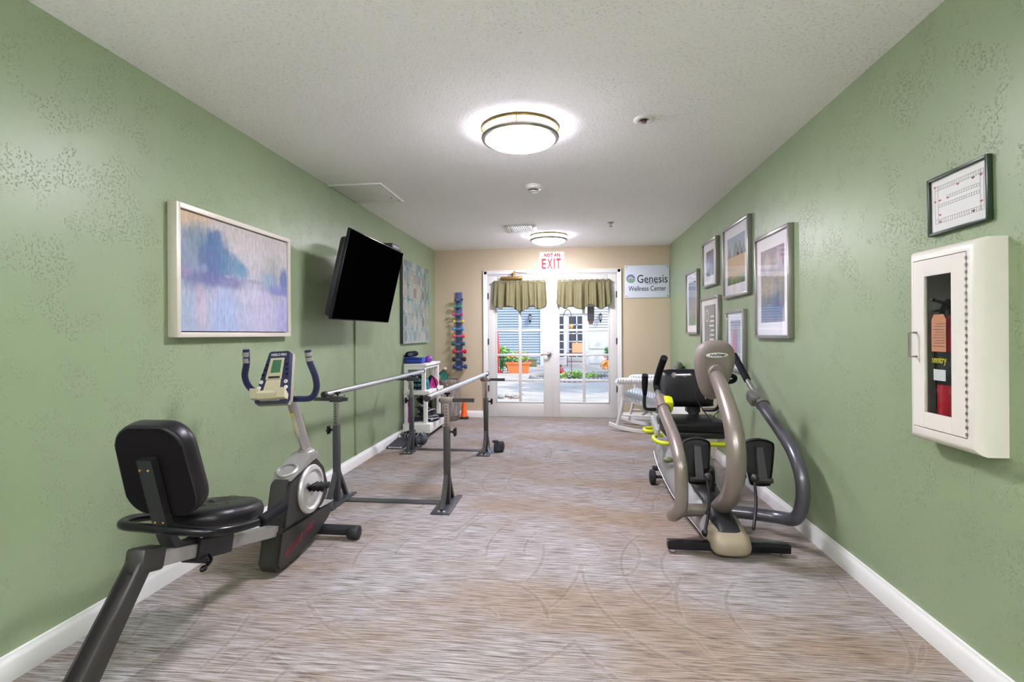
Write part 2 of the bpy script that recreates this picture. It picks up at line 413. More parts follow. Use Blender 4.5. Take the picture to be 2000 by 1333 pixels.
# door closer on the head of the left leaf
t = thing('door_closer', 'brass coloured hydraulic door closer above the left french door', 'door closer', (-.82, D-.03, 2.02))
MB().box((-.985, D-.058, 1.990), (-.665, D+.004, 2.035), .018, seg=3).build('closer_body', 'brass', t)
MB().cyl((-.80, D-.03, 2.03), (-.80, D-.03, 2.075), .011).box((-.825, D-.045, 2.070), (-.765, D-.014, 2.088), .004).cyl((-.79, D-.03, 2.06), (-.775, D-.03, 2.11), .014).build('closer_spindle', 'brass', t)
MB().beam((-.79, D-.03, 2.095), (-.60, D-.032, 2.085), .016, .006).beam((-.88, D-.036, 2.047), (-.79, D-.036, 2.078), .012, .005).build('closer_arm', 'nickel', t)
# pleated valances on rods
m = M['valance'] = mat('olive_valance_cloth', '736F50', .85, spec=.15, noise_amt=.08, nscale=14, bump=.25, bscale=900)
t_ = NT(m); p = t_.n['Principled BSDF']; p.inputs['Subsurface Weight'].default_value = 0
def valance(label, x0, x1, prof, seed):
    t = thing('valance_curtain', label, 'curtain', ((x0+x1)/2, D-.03, 1.97), 'gathered valances on the french doors')
    rnd = random.Random(seed); ph = [rnd.uniform(0, 6.28) for _ in range(4)]; fr = [9.5, 15.3, 23.0, 5.2]
    ph2 = rnd.uniform(0, 6)
    b = MB(); nx, nz = 150, 26; vs = []
    for j in range(nz+1):
        v = j/nz; row = []
        for i in range(nx+1):
            u = i/nx
            zb = None
            for (ua, za), (ub, zb_) in zip(prof, prof[1:]):
                if ua <= u <= ub+1e-9:
                    k = (u-ua)/(ub-ua); zb = za+(zb_-za)*k; break
            zt = 1.975+.004*math.sin(u*60)
            z = zt+(zb-zt)*v
            flare = 1+.05*v; xx = (x0+x1)/2+((x0-(x0+x1)/2)+(x1-x0)*u)*flare
            amp = .010+.025*min(1, v*1.6)
            f = sum(math.sin(fr[q]*u*2*PI/1.6*(1+.10*math.sin(u*5+ph2))+ph[q]+v*.5*(q-1))*(1, .6, .3, .7)[q] for q in range(4))/1.6
            f = math.copysign(abs(f)**.8, f)
            if v < .12: f = f*.5+.5*math.sin(u*2*PI*26+ph[0])
            yy = D-.052+amp*f*.9 - (.016 if .06 < v < .14 else 0)*0
            row.append(b.bm.verts.new((xx, yy, z)))
        vs.append(row)
    for j in range(nz):
        for i in range(nx): b.bm.faces.new((vs[j][i], vs[j][i+1], vs[j+1][i+1], vs[j+1][i]))
    o = b.build('cloth', 'valance', t, ang=80)
    s = o.modifiers.new('thick', 'SOLIDIFY'); s.thickness = .002
    MB().cyl((x0-.012, D-.050, 1.955), (x1+.012, D-.050, 1.955), .006).ell((x0-.014, D-.050, 1.955), (.010, .010, .010)).ell((x1+.014, D-.050, 1.955), (.010, .010, .010)).box((x0-.004, D-.055, 1.945), (x0+.004, D+.004, 1.965)).box((x1-.004, D-.055, 1.945), (x1+.004, D+.004, 1.965)).build('curtain_rod', 'nickel', t)
valance('olive gathered valance curtain on the left french door, under the brass closer', -1.083, -.335,
        [(0, 1.655), (.05, 1.60), (.12, 1.575), (.165, 1.56), (.19, 1.60), (.27, 1.615), (.36, 1.60), (.43, 1.555), (.50, 1.525), (.57, 1.54), (.68, 1.59), (.745, 1.62), (.77, 1.585), (.83, 1.56), (.9, 1.565), (.96, 1.60), (1, 1.645)], 3)
valance('olive gathered valance curtain on the right french door, beside the wellness sign', -.165, .572,
        [(0, 1.645), (.06, 1.60), (.14, 1.565), (.19, 1.56), (.23, 1.60), (.28, 1.60), (.36, 1.565), (.45, 1.55), (.50, 1.555), (.55, 1.60), (.60, 1.625), (.68, 1.605), (.75, 1.57), (.81, 1.55), (.88, 1.57), (.95, 1.61), (1, 1.65)], 11)
# ------------------------------------------------------------ signs on the far wall
t = thing('exit_sign', 'white sign reading NOT AN EXIT in red letters above the doors', 'sign', (-.245, D, 2.25))
MB().box((-.422, D-.005, 2.124), (-.070, D, 2.384), .002).build('sign_panel', 'paper', t)
MB().text('NOT AN', (-.245, D-.0052, 2.335), X, Z, .225, .052, bold=.04, spacing=1.1).build('small_lettering', 'redp', t, smooth=False)
b = MB(); hx, zc = .062, 2.215    # big condensed letters EXIT
for q, ch in enumerate('EXIT'): b.text(ch, (-.36+[0, .085, .148, .208][q], D-.0052, 2.213), X, Z, [.062, .075, .018, .064][q], .148, bold=.03)
b.build('large_lettering', 'redp', t, smooth=False)
MB().ell((-.087, D-.005, 2.148), (.006, .002, .006)).build('registered_mark', 'greyink', t)
t = thing('wellness_sign', 'pale blue wall sign reading Genesis Home Care Wellness Center', 'sign', (1.08, D, 1.935))
M['signp'] = mat('pale_blue_sign', 'D3DCE6', .3, noise_amt=.01)
MB().box((.776, D-.012, 1.706), (1.386, D, 2.162), .003).build('sign_panel', 'signp', t)
for x in (.80, 1.362):
    for z in (1.73, 2.138): MB().lathe([(0, -.004), (.006, -.003), (.007, 0)], (x, D-.012, z), (0, 1, 0), 12).build('mounting_screw', 'steeld', t)
MB().text('Genesis', (1.155, D-.0125, 1.972), X, Z, .415, .115, bold=.004).build('brand_lettering', 'ink', t, smooth=False)
MB().text('HOME CARE', (1.150, D-.0125, 1.905), X, Z, .165, .026).build('subtitle_lettering', 'greyink', t, smooth=False)
MB().text('Wellness Center', (1.085, D-.0125, 1.838), X, Z, .515, .070, bold=.004).build('centre_lettering', 'ink', t, smooth=False)
lc = Vector((.858, D-.0125, 1.975))
M['logob'] = mat('logo_blue', '2F4E9E', .5); M['logog'] = mat('logo_green', '4F8F57', .5); M['logoo'] = mat('logo_orange', 'E38B3C', .5)
b = MB()
for k in range(11):
    a = math.radians(8+k*16.4); da = math.radians(5.6)
    b.prism([(math.cos(a-da)*.03, math.sin(a-da)*.03), (math.cos(a-da)*.062, math.sin(a-da)*.062), (math.cos(a+da)*.062, math.sin(a+da)*.062), (math.cos(a+da)*.03, math.sin(a+da)*.03)], lc, X, Z, .001)
b.build('logo_rays', 'logob', t, smooth=False)
b = MB()
for k in range(4):
    z0 = -.004-.014*k; z1 = z0-.010
    def hw(z): return math.sqrt(max(.062**2-z*z, 1e-5))
    b.prism([(-hw(z0), z0), (hw(z0), z0-.003), (hw(z1)*.98, z1-.003), (-hw(z1), z1)], lc, X, Z, .001)
b.build('logo_fields', 'logog', t, smooth=False)
MB().prism([(math.cos(math.radians(a))*.02, math.sin(math.radians(a))*.02) for a in range(0, 181, 12)], lc, X, Z, .0012).build('logo_sun', 'logoo', t, smooth=False)
# ------------------------------------------------------------ dumbbell rack and dumbbells
t = thing('dumbbell_rack', 'narrow blue grey vertical wall rack holding ten small dumbbells', 'rack', (-1.60, D, .68))
M['rackp'] = mat('slate_blue_plastic', '55648A', .35)
b = MB().box((-1.648, D-.022, .675), (-1.552, D, 1.822), .006)
b.build('back_plate', 'rackp', t)
DB = [(-1.658, -1.530, 1.712, .017, '5E2460', 'small purple'), (-1.674, -1.546, 1.612, .021, '2FA865', 'green'), (-1.690, -1.531, 1.501, .022, 'D5308E', 'hot pink'),
      (-1.683, -1.517, 1.394, .023, 'D9C13C', 'yellow'), (-1.683, -1.517, 1.286, .024, '3C97D3', 'sky blue'), (-1.684, -1.503, 1.183, .027, 'E0525A', 'coral red'),
      (-1.700, -1.504, 1.071, .029, '14566A', 'dark teal'), (-1.685, -1.482, .960, .031, 'C8193E', 'crimson red'), (-1.694, -1.490, .849, .033, '25262F', 'black'), (-1.687, -1.476, .741, .033, '34406F', 'navy blue')]
for x0, x1, z, r, c, nm in DB:
    c_x = (x0+x1)/2
    MB().box((-1.628, D-.105, z-.020), (-1.572, D-.015, z-.012), .003).box((-1.628, D-.108, z-.020), (-1.572, D-.102, z+.004), .002).build('cradle', 'rackp', t)
    mt = mat('dumbbell_'+nm.replace(' ', '_'), c, .38)
    y = D-.066
    d = thing('dumbbell', nm+' dumbbell on the wall rack, '+{'small purple': 'topmost of the ten', 'green': 'second from the top', 'navy blue': 'lowest of the ten', 'black': 'just above the navy one', 'coral red': 'above the dark teal one', 'crimson red': 'below the dark teal one'}.get(nm, 'in the upper half' if z > 1.2 else 'in the lower half'), 'dumbbell', (c_x, y, z), 'dumbbells on the wall rack')
    MB().cyl((x0+r, y, z), (x1-r, y, z), r*.42, seg=12).build('grip', mt, d)
    for sx, xx in ((1, x0), (-1, x1)):
        L = r*1.5
        MB().lathe([(0, 0), (r*.62, .001), (r*.9, r*.18), (r, r*.5), (r, L-r*.45), (r*.8, L-r*.08), (r*.45, L), (0, L)], (xx, y, z), (sx, 0, 0), 10).build('weight_head', mt, d, ang=30)
# ------------------------------------------------------------ ceiling fittings
def ceiling_light(x, y, label, glow='lampglass'):
    t = thing('ceiling_light', label, 'ceiling light', (x, y, H), 'round flush ceiling lights')
    MB().lathe([(.10, 0), (.228, 0), (.231, -.007), (.228, -.015), (.214, -.015), (.214, -.004), (.10, -.004)], (x, y, H), seg=48).build('mounting_ring', 'brass', t)
    MB().lathe([(.212, -.006), (.214, -.055)], (x, y, H), seg=48).build('side_glass', 'lampside', t)
    MB().lathe([(.214, -.046), (.228, -.046), (.233, -.057), (.228, -.070), (.210, -.073), (.203, -.064)], (x, y, H), seg=48).build('lower_ring', 'nickel', t)
    prof = [(.208, -.064)]+[(.206*math.cos(a), -.066-.048*math.sin(a)) for a in [math.radians(q) for q in range(8, 91, 9)]][:-1]+[(0, -.114)]
    MB().lathe(prof, (x, y, H), seg=48).build('dome_diffuser', glow, t, ang=60)
    MB().lathe([(.0, -.126), (.005, -.124), (.007, -.118), (.004, -.112)], (x, y, H), seg=12).build('finial', 'white', t)
    for a in (25, 155, 270):
        p = Vector((x+.221*math.cos(math.radians(a)), y+.221*math.sin(math.radians(a)), H))
        MB().cyl(p-Z*.004, p-Z*.062, .0055, seg=10).ell(p-Z*.066, (.008, .008, .006)).build('post', 'brass', t)
    return t
ceiling_light(-.288, 3.06, 'larger looking lit round ceiling light, nearer the camera, with brass posts')
ceiling_light(-.253, 6.42, 'lit round ceiling light near the far wall, in front of the exit sign', 'lampfar')
def add_fill_lamp(x, y, label):  # invented uplight, out of view, added only to brighten the ceiling
    t = thing('fill_lamp', label, 'fill lamp', (x, y, 0), 'added fill lamps')
    MB().lathe([(0, 0), (.14, 0), (.14, .015), (.02, .03), (.012, .05), (.012, 1.70), (0, 1.70)], (x, y, 0), seg=28).build('base_and_pole', 'nickel', t)
    MB().lathe([(.0, 1.69), (.05, 1.70), (.17, 1.80), (.172, 1.805), (.165, 1.805), (.05, 1.72), (0, 1.715)], (x, y, 0), seg=32).build('fill_bowl', 'nickel', t)
    MB().lathe([(0, 1.775), (.135, 1.775)], (x, y, 0), seg=24).build('fill_disc', 'fill_light', t)
M['fill_light'] = mat('fill_lamp_glow', 'FFFFFF', .5, emit=('EFF0FF', FILL))
add_fill_lamp(-1.45, -1.0, 'added fill lamp aimed at the ceiling, unseen behind the camera by the left wall'); add_fill_lamp(.95, -1.0, 'added fill lamp aimed at the ceiling, unseen behind the camera by the right wall')
t = thing('fire_sprinkler', 'recessed fire sprinkler with white escutcheon ring, nearer the camera', 'sprinkler', (.434, 3.016, H))
MB().lathe([(.030, 0), (.058, 0), (.060, -.003), (.056, -.006), (.036, -.010), (.030, -.008), (.027, -.002)], (.434, 3.016, H)).build('escutcheon', 'white', t)
MB().lathe([(0, -.001), (.028, -.002)], (.434, 3.016, H)).build('recess_cup', 'steeld', t)
MB().lathe([(0, -.003), (.010, -.003), (.009, -.012), (.013, -.022), (.012, -.024), (0, -.026)], (.434, 3.016, H), seg=14).build('sprinkler_head', 'nickel', t)
MB().cyl((.434, 3.016, H-.004), (.434, 3.016, H-.018), .004, seg=8).box((.42, 3.013, H-.018), (.448, 3.019, H-.004)).build('glass_bulb', 'red', t)
t = thing('fire_sprinkler', 'tiny pendant fire sprinkler hanging from the ceiling near the far wall', 'sprinkler', (.462, 5.775, H))
MB().lathe([(0, 0), (.034, 0), (.034, -.004), (.012, -.008), (.010, -.02), (0, -.02)], (.462, 5.775, H)).build('escutcheon', 'nickel', t)
MB().lathe([(0, -.042), (.018, -.043), (.018, -.045), (0, -.046)], (.462, 5.775, H), seg=14).cyl((.452, 5.775, H-.018), (.458, 5.775, H-.044), .002, seg=6).cyl((.472, 5.775, H-.018), (.466, 5.775, H-.044), .002, seg=6).build('deflector', 'steeld', t)
t = thing('smoke_detector', 'white round smoke detector on the ceiling between the two lights', 'smoke detector', (-.292, 4.25, H))
MB().lathe([(0, 0), (.068, 0), (.070, -.006), (.066, -.012), (.064, -.028), (.045, -.036), (.040, -.036)], (-.292, 4.25, H)).build('housing', 'cab', t)
MB().lathe([(.040, -.034), (.037, -.044), (.034, -.046)], (-.292, 4.25, H)).build('sensor_gap', 'black', t)
MB().lathe([(.040, -.045), (.036, -.052), (.02, -.056), (0, -.057)], (-.292, 4.25, H)).build('cap', 'white', t)
t = thing('ceiling_vent', 'white slatted air vent in the ceiling in front of the farther light', 'vent', (-.553, 5.96, H))
b = MB()
for q in (((-.735, 5.77), (-.375, 5.80)), ((-.735, 6.12), (-.375, 6.16)), ((-.735, 5.77), (-.69, 6.16)), ((-.42, 5.77), (-.375, 6.16))): b.box((*q[0], H-.008), (*q[1], H), .002)
b.build('frame', 'white', t)
b = MB()
for k in range(13):
    x = -.682+k*.0205; b.box((x-.001, 5.80, H-.012), (x+.001, 6.12, H-.001), rot=(0, math.radians(35), 0))
b.build('louvres', 'white', t, smooth=False)
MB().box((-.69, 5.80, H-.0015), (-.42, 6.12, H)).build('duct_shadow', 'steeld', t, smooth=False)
b = MB().box((-1.95, 4.03, H-.006), (-1.535, 4.545, H-.001), .002)
for q in (((-1.965, 4.0), (-1.52, 4.022)), ((-1.965, 4.552), (-1.52, 4.575)), ((-1.532, 4.0), (-1.512, 4.575))): b.box((*q[0], H-.012), (*q[1], H), .003)
t = tag(b.build('ceiling_hatch', 'white', origin=(-1.74, 4.28, H)), 'white square access panel in the ceiling above the television', 'access panel')
MB().lathe([(0, -.009), (.008, -.008), (.008, -.006)], (-1.585, 4.45, H), seg=10).build('latch', 'steeld', t)

# ------------------------------------------------------------ artwork on the walls
def blobmask(t, a, b_, cx, cy, rx, ry, nz, soft=.30, amt=1.0):
    """soft irregular patch: 1 inside, 0 outside"""
    u = t.math('DIVIDE', t.math('SUBTRACT', a, cx), rx); v = t.math('DIVIDE', t.math('SUBTRACT', b_, cy), ry)
    d = t.math('SQRT', t.math('ADD', t.math('MULTIPLY', u, u), t.math('MULTIPLY', v, v)))
    d = t.math('ADD', d, t.math('MULTIPLY', t.math('SUBTRACT', nz, .5), amt*2))
    return t.math('DIVIDE', t.math('SUBTRACT', 1+soft, d), 2*soft, clamp=True)
def art(name, stops, blobs, w, h, streak=(3, 14), sdir='H', rough=.8):
    """local coords: wall things lie in the YZ plane; a = left-to-right as seen, b = bottom-to-top, both 0..1"""
    m = mat(name, 'FFFFFF', rough); t = NT(m); o = t.obj(); x, y, z = t.sep(o)
    a = t.math('ADD', t.math('MULTIPLY', y, 1/w), .5); b_ = t.math('ADD', t.math('MULTIPLY', z, 1/h), .5)
    big = t.noise(o, 9/max(w, h)*.7, 5, .65); fine = t.noise(t.vmul(o, (1, 1.4, .8)), 22, 6, .78)
    g = t.math('ADD', b_, t.math('MULTIPLY', t.math('SUBTRACT', big, .5), .22))
    c = t.ramp(g, stops)
    for (cx, cy, rx, ry, colr, op, *r) in blobs:
        mk = blobmask(t, a, b_, cx, cy, rx, ry, t.math('ADD', t.math('MULTIPLY', big, .3), t.math('MULTIPLY', fine, .7)), *(r or ()))
        c = t.mix(t.math('MULTIPLY', mk, op), c, lin(colr))
    br = t.noise(t.vmul(o, (1, streak[0], streak[1]) if sdir == 'H' else (1, streak[1], streak[0])), 6, 4, .7)
    c = t.mix(.45, c, t.mix(1.0, c, t.ramp(br, [(.3, '8A8A98'), (.7, 'FFFFFF')]), 'MULTIPLY'))
    t.base(c); return m
# misty lake painting
M['lake'] = art('misty_lake_painting', [(0, 'AFB3C9'), (.18, 'B4BBD0'), (.38, 'B3B4C6'), (.43, '9A9AB2'), (.5, 'BBB8C2'), (.75, 'C6C1C1'), (1, 'C4BCB4')],
    [(.08, .95, .14, .10, 'D8B78A', .7), (.12, .62, .17, .25, '7F8FA8', .85), (.16, .80, .11, .13, '7C9099', .7), (.28, .66, .12, .20, '5A7CA0', .9), (.38, .60, .13, .12, '6488A6', .85), (.27, .82, .05, .09, '55749A', .85), (.24, .60, .09, .14, '5B6C98', .6),
     (.50, .58, .07, .07, '6C93AE', .8), (.28, .47, .26, .06, '7474A4', .65), (.04, .50, .06, .04, 'A78FB4', .5), (.66, .50, .12, .02, '8F93A8', .7), (.80, .60, .12, .17, 'A9AFA6', .65), (.84, .72, .10, .12, 'B3B2AA', .6),
     (.78, .52, .09, .10, '8FA5BD', .7), (.95, .56, .05, .12, '6272A4', .85), (.90, .45, .14, .05, '8085BE', .75), (.19, .55, .02, .04, 'C9C9D8', .25), (.38, .51, .03, .015, 'D0CFDC', .3), (.83, .60, .004, .13, '7F8292', .7), (.86, .58, .004, .11, '8A8C98', .7), (.80, .57, .003, .10, '8A8C98', .6), (.35, .12, .10, .28, '9FB4DD', .55),
     (.70, .20, .12, .26, 'C6BDD3', .6), (.58, .38, .10, .10, 'CDCBDC', .55), (.95, .15, .08, .22, 'A9A2D0', .6), (.08, .12, .07, .2, '9EB5CC', .5), (.16, .20, .04, .2, 'C9B2BC', .5)], 1.0, .64, (3, 9), 'V')
py0, py1, pz0, pz1 = 2.316, 3.350, 1.199, 1.872; pc = (XL, (py0+py1)/2, (pz0+pz1)/2)
t = thing('framed_painting', 'large framed misty lake painting in lavender and blue above the exercise bike', 'painting', pc)
b = MB(); fw = .026; xf_, xb = XL+.052, XL+.001
for q in ((py0, pz0, py0+fw, pz1), (py1-fw, pz0, py1, pz1), (py0+fw, pz0, py1-fw, pz0+fw), (py0+fw, pz1-fw, py1-fw, pz1)): b.box((xb, q[0], q[1]), (xf_, q[2], q[3]), .0008)
b.build('frame', 'champ', t)
MB().box((xb, py0+fw+.006, pz0+fw+.006), (XL+.040, py1-fw-.006, pz1-fw-.006)).build('canvas', 'lake', t, smooth=False)
MB().box((xb, py0+fw-.001, pz0+fw-.001), (XL+.018, py1-fw+.001, pz1-fw+.001)).build('shadow_gap', 'blacki', t, smooth=False)
# canvas with a grid of ovals
cy0, cy1, cz0, cz1 = 5.80, 6.905, 1.10, 2.10; cw, ch = cy1-cy0, cz1-cz0
m = M['ovals'] = mat('oval_grid_canvas', 'FFFFFF', .7); t_ = NT(m); o = t_.obj(); x, y, z = t_.sep(o)
a = t_.math('ADD', t_.math('MULTIPLY', y, 1/cw), .5); bb = t_.math('ADD', t_.math('MULTIPLY', z, 1/ch), .5)
stripes = t_.noise(t_.comb(t_.math('MULTIPLY', a, 9.0), t_.math('MULTIPLY', bb, 1.2)), 1.0, 3, .6)
c = t_.ramp(stripes, [(.32, '34566A'), (.41, '6E8A86'), (.47, '4F7F88'), (.53, 'B5AC8E'), (.60, '7E8078'), (.70, 'C9C4B8')], 'LINEAR')
c = t_.mix(t_.ramp(bb, [(0.0, .35), (.4, 0.0)]), c, lin('D4D3D0'))
u = t_.math('MULTIPLY', a, 6.0); v = t_.math('MULTIPLY', bb, 5.6)
fu = t_.math('SUBTRACT', t_.math('FRACT', u), .5); fv = t_.math('SUBTRACT', t_.math('FRACT', v), .5)
r = t_.math('SQRT', t_.math('ADD', t_.math('POWER', t_.math('MULTIPLY', fu, 2.3), 2), t_.math('POWER', t_.math('MULTIPLY', fv, 2.15), 2)))
r = t_.math('ADD', r, t_.math('MULTIPLY', t_.math('SUBTRACT', t_.noise(o, 14, 3), .5), .25))
cell = t_.new('TexWhiteNoise', noise_dimensions='2D'); t_.set(cell.inputs['Vector'], t_.comb(t_.math('FLOOR', u), t_.math('FLOOR', v)))
inner = t_.ramp(r, [(.80, 1.0), (.95, 0.0)])
c = t_.mix(t_.math('MULTIPLY', inner, .6), c, t_.ramp(cell.outputs['Value'], [(.0, '5D7680'), (.3, '9A927A'), (.55, 'C2BEB4'), (.8, '6F6659'), (1, '8AA5A8')]))
ring = t_.ramp(t_.math('ABSOLUTE', t_.math('SUBTRACT', r, .93)), [(.03, 1.0), (.11, 0.0)])
c = t_.mix(t_.math('MULTIPLY', ring, .8), c, lin('A9C4BA'))
t_.base(t_.mix(.6, c, t_.mix(1.0, c, t_.ramp(t_.noise(t_.vmul(o, (1, 18, 3)), 5, 4, .7), [(.3, '55524C'), (.7, 'F0F0F0')]), 'MULTIPLY')))
t = thing('canvas_print', 'unframed canvas print with rows of teal and cream ovals near the far corner', 'painting', (XL, (cy0+cy1)/2, (cz0+cz1)/2))
MB().box((XL+.034, cy0, cz0), (XL+.036, cy1, cz1)).build('printed_face', 'ovals', t, smooth=False)
MB().box((XL+.001, cy0, cz0), (XL+.0345, cy1, cz1), .002).build('stretcher_edge', 'steel', t)
# framed prints on the right wall. (y near the camera, y far, z bottom, z top)
def framed(label, y0, y1, z0, z1, pic, mw, mh, cz=0.0, fw=.021, group='metal framed prints on the right wall', depth=.036, mats=None):
    c = Vector((XR, (y0+y1)/2, (z0+z1)/2)); t = thing('framed_print', label, 'picture', c, group)
    xb, xf2 = XR-.001, XR-depth; b = MB()
    for q in ((y0, z0, y0+fw, z1), (y1-fw, z0, y1, z1), (y0+fw, z0, y1-fw, z0+fw), (y0+fw, z1-fw, y1-fw, z1)): b.box((xf2, q[0], q[1]), (xb, q[2], q[3]), .0008)
    b.build('frame', 'pewter', t)
    MB().box((XR-.020, y0+fw-.001, z0+fw-.001), (xb, y1-fw+.001, z1-fw+.001)).build('mat_board', mats or 'matb', t, smooth=False)
    pw, ph = (y1-y0-2*fw)*mw, (z1-z0-2*fw)*mh
    MB().box((XR-.021, c.y-pw/2, c.z-ph/2+cz), (XR-.0195, c.y+pw/2, c.z+ph/2+cz)).build('print', pic(pw, ph), t, smooth=False)
    MB().box((XR-.0255, y0+fw-.001, z0+fw-.001), (XR-.0235, y1-fw+.001, z1-fw+.001)).build('glazing', 'pglass', t, smooth=False)
    return t
# seen on this wall left-to-right is far-to-near: a=0 near edge, a=1 far edge
framed('tall narrow framed print of red and green foliage, leftmost on the right wall', 5.70, 6.235, 1.195, 1.900,
    lambda w, h: art('foliage_print', [(0, '8FB39A'), (.5, '97AEB8'), (1, '7E90A8')], [(.25, .4, .35, .4, 'A97F86', .6), (.7, .6, .3, .3, '6C8FA0', .6), (.5, .1, .5, .15, '5E8A6A', .7)], w, h), .70, .74, -.01)
framed('small framed print of blue flowers, highest on the left of the group', 4.975, 5.475, 1.665, 2.12,
    lambda w, h: art('flower_print', [(0, '6B8C72'), (.5, '8E9FBE'), (1, '5F7E74')], [(.3, .6, .25, .25, '8C86C4', .8), (.7, .4, .25, .3, 'B4BBD8', .7), (.5, .2, .3, .15, '3F5E52', .7)], w, h), .56, .60)
def barn(w, h):
    m = art('barn_print', [(0, '4B6B46'), (.12, '7E9A6A'), (.2, 'C6A478'), (.5, 'C9AE8C'), (.62, 'C9B295'), (.66, 'AFC0C9'), (1, '9DB4C6')], [(.5, .35, .6, .2, 'C8A882', .7)], w, h, (14, 3), 'V')
    return m
fp = framed('large framed print of barn roof peaks over a wheat field, top of the group', 4.11, 4.765, 1.508, 2.122, barn, .72, .70)
c3 = Vector((XR-.0212, 4.4375, 1.815)); b = MB()
for yy, s in ((-.19, .055), (-.10, .075), (.0, .085), (.16, .06)):
    b.prism([(-s, 0), (s, 0), (s*.1, s*1.5), (-s*.1, s*1.5)], c3+Vector((0, yy*1.0, .03)), -Y, Z, .0006)
M['roofp'] = mat('slate_roof_ink', '6F7F8A', .7); b.build('roof_shapes', 'roofp', fp, smooth=False)
fp = framed('framed grey chalkboard style print with a round clock, below the small flower print', 4.92, 5.56, .955, 1.560,
    lambda w, h: art('chalkboard_print', [(0, '7B8288'), (.5, '6F777F'), (1, '8A9298')], [(.5, .5, .5, .5, '868E94', .4)], w, h), .66, .80)
c4 = Vector((XR-.0212, 5.24, 1.26)); b = MB().lathe([(.052, 0), (.052, .0006), (.060, .0006), (.060, 0)], c4+Vector((0, .10, .12)), (-1, 0, 0), 28)
for a_ in (30, 150): b.beam(c4+Vector((0, .10, .12)), c4+Vector((0, .10+.035*math.cos(math.radians(a_)), .12+.035*math.sin(math.radians(a_)))), .004, .0012)
for q in range(7): b.box((c4.x-.0006, c4.y-.15, c4.z+.10-.045*q), (c4.x, c4.y-.15+.12+.06*((q*37) % 3)/3, c4.z+.115-.045*q))
b.build('chalk_marks', 'matb', fp, smooth=False)
framed('framed pale grey abstract print, lowest of the group behind the cross trainer screen', 4.23, 4.685, .890, 1.395,
    lambda w, h: art('pale_print', [(0, 'A9B0BC'), (.5, 'BFC4CE'), (1, 'A8A9B4')], [(.5, .5, .3, .4, '8D97AC', .5)], w, h, (14, 3), 'V'), .62, .72)
framed('large framed print of grey and blue grasses, nearest the camera on the right wall', 3.374, 3.975, 1.168, 1.895,
    lambda w, h: art('grasses_print', [(0, '8E8F9E'), (.2, '7C86A0'), (.45, '9A988E'), (.6, 'A8A398'), (.72, '8C8794'), (1, '9B90A0')], [(.35, .3, .18, .25, '5D75A2', .7), (.7, .8, .15, .12, 'C2BDB4', .7), (.3, .82, .12, .1, 'B9B3AE', .5), (.6, .45, .4, .1, 'C6BFB2', .5)], w, h, (16, 2), 'V'), .72, .74)
# evacuation plan
ez = Vector((XR, 2.005, 1.683)); tilt = math.radians(1.8)
t = thing('framed_evacuation_plan', 'white evacuation floor plan with red marks in a dark green frame', 'notice', ez)
def evrot(b): return b.xf(Matrix.Translation(ez) @ Matrix.Rotation(-tilt*0.6, 4, 'X') @ Matrix.Translation(-ez))
y0, y1, z0, z1 = 1.862, 2.152, 1.573, 1.793; M['dgreen'] = mat('dark_green_frame', '1F3320', .35)
b = MB()
for q in ((y0, z0, y0+.011, z1), (y1-.011, z0, y1, z1), (y0+.011, z0, y1-.011, z0+.011), (y0+.011, z1-.011, y1-.011, z1)): b.box((XR-.018, q[0], q[1]), (XR-.001, q[2], q[3]), .0008)
evrot(b).build('frame', 'dgreen', t)
evrot(MB().box((XR-.008, y0+.010, z0+.010), (XR-.001, y1-.010, z1-.010))).build('plan_sheet', 'paper', t, smooth=False)
b = MB(); rd = random.Random(5); xx = XR-.0082
def ln(a, c, d, e): b.box((xx-.0003, min(a, d), min(c, e)), (xx, max(a, d)+.0009, max(c, e)+.0009))
for (A, C, Dd, E_) in ((1.89, 1.74, 2.12, 1.755), (1.89, 1.615, 2.12, 1.63), (1.89, 1.615, 1.905, 1.755), (2.105, 1.615, 2.12, 1.755), (1.91, 1.675, 2.10, 1.685), (1.91, 1.70, 2.06, 1.71)):
    ln(A, C, Dd, C); ln(A, E_, Dd, E_); ln(A, C, A, E_); ln(Dd, C, Dd, E_)
    n = int((Dd-A)/.011)
    for k in range(n): ln(A+k*.011, C, A+k*.011, E_)
evrot(b).build('plan_lines', 'greyink', t, smooth=False)
b = MB()
for k in range(13):
    yy, zz = rd.choice([1.895, 1.93, 2.0, 2.05, 2.09, 2.115]), rd.choice([1.62, 1.645, 1.70, 1.735, 1.755])
    for q in range(3): b.box((xx-.0006, yy+q*.0045, zz-.003*(q % 2)), (xx, yy+q*.0045+.003, zz+.004))
evrot(b).build('red_marks', 'redp', t, smooth=False)
evrot(MB().box((XR-.0125, y0+.010, z0+.010), (XR-.0115, y1-.010, z1-.010))).build('glazing', 'pglass', t, smooth=False)
# ------------------------------------------------------------ extinguisher cabinet and extinguisher
ky0, ky1, kz0, kz1 = 1.806, 2.150, .798, 1.512; xf3 = XR-.090
t = thing('extinguisher_cabinet', 'white wall cabinet with narrow glass window holding a fire extinguisher', 'cabinet', (XR, (ky0+ky1)/2, kz0))
wd = [(0, 0), (0, .062), (.004, .074), (.012, .084), (.026, .090), (.05, .090)]
b = MB(); oy0, oy1, oz0, oz1 = 1.852, 2.118, .848, 1.473
def ringat(i): # rounded surround profile: inset, height
    ins, hh = wd[i]; return [(XR-hh, ky0+ins, kz0+ins), (XR-hh, ky1-ins, kz0+ins), (XR-hh, ky1-ins, kz1-ins), (XR-hh, ky0+ins, kz1-ins)]
rings = [ringat(i) for i in range(5)]+[[(xf3, oy0, oz0), (xf3, oy1, oz0), (xf3, oy1, oz1), (xf3, oy0, oz1)], [(XR-.06, oy0, oz0), (XR-.06, oy1, oz0), (XR-.06, oy1, oz1), (XR-.06, oy0, oz1)]]
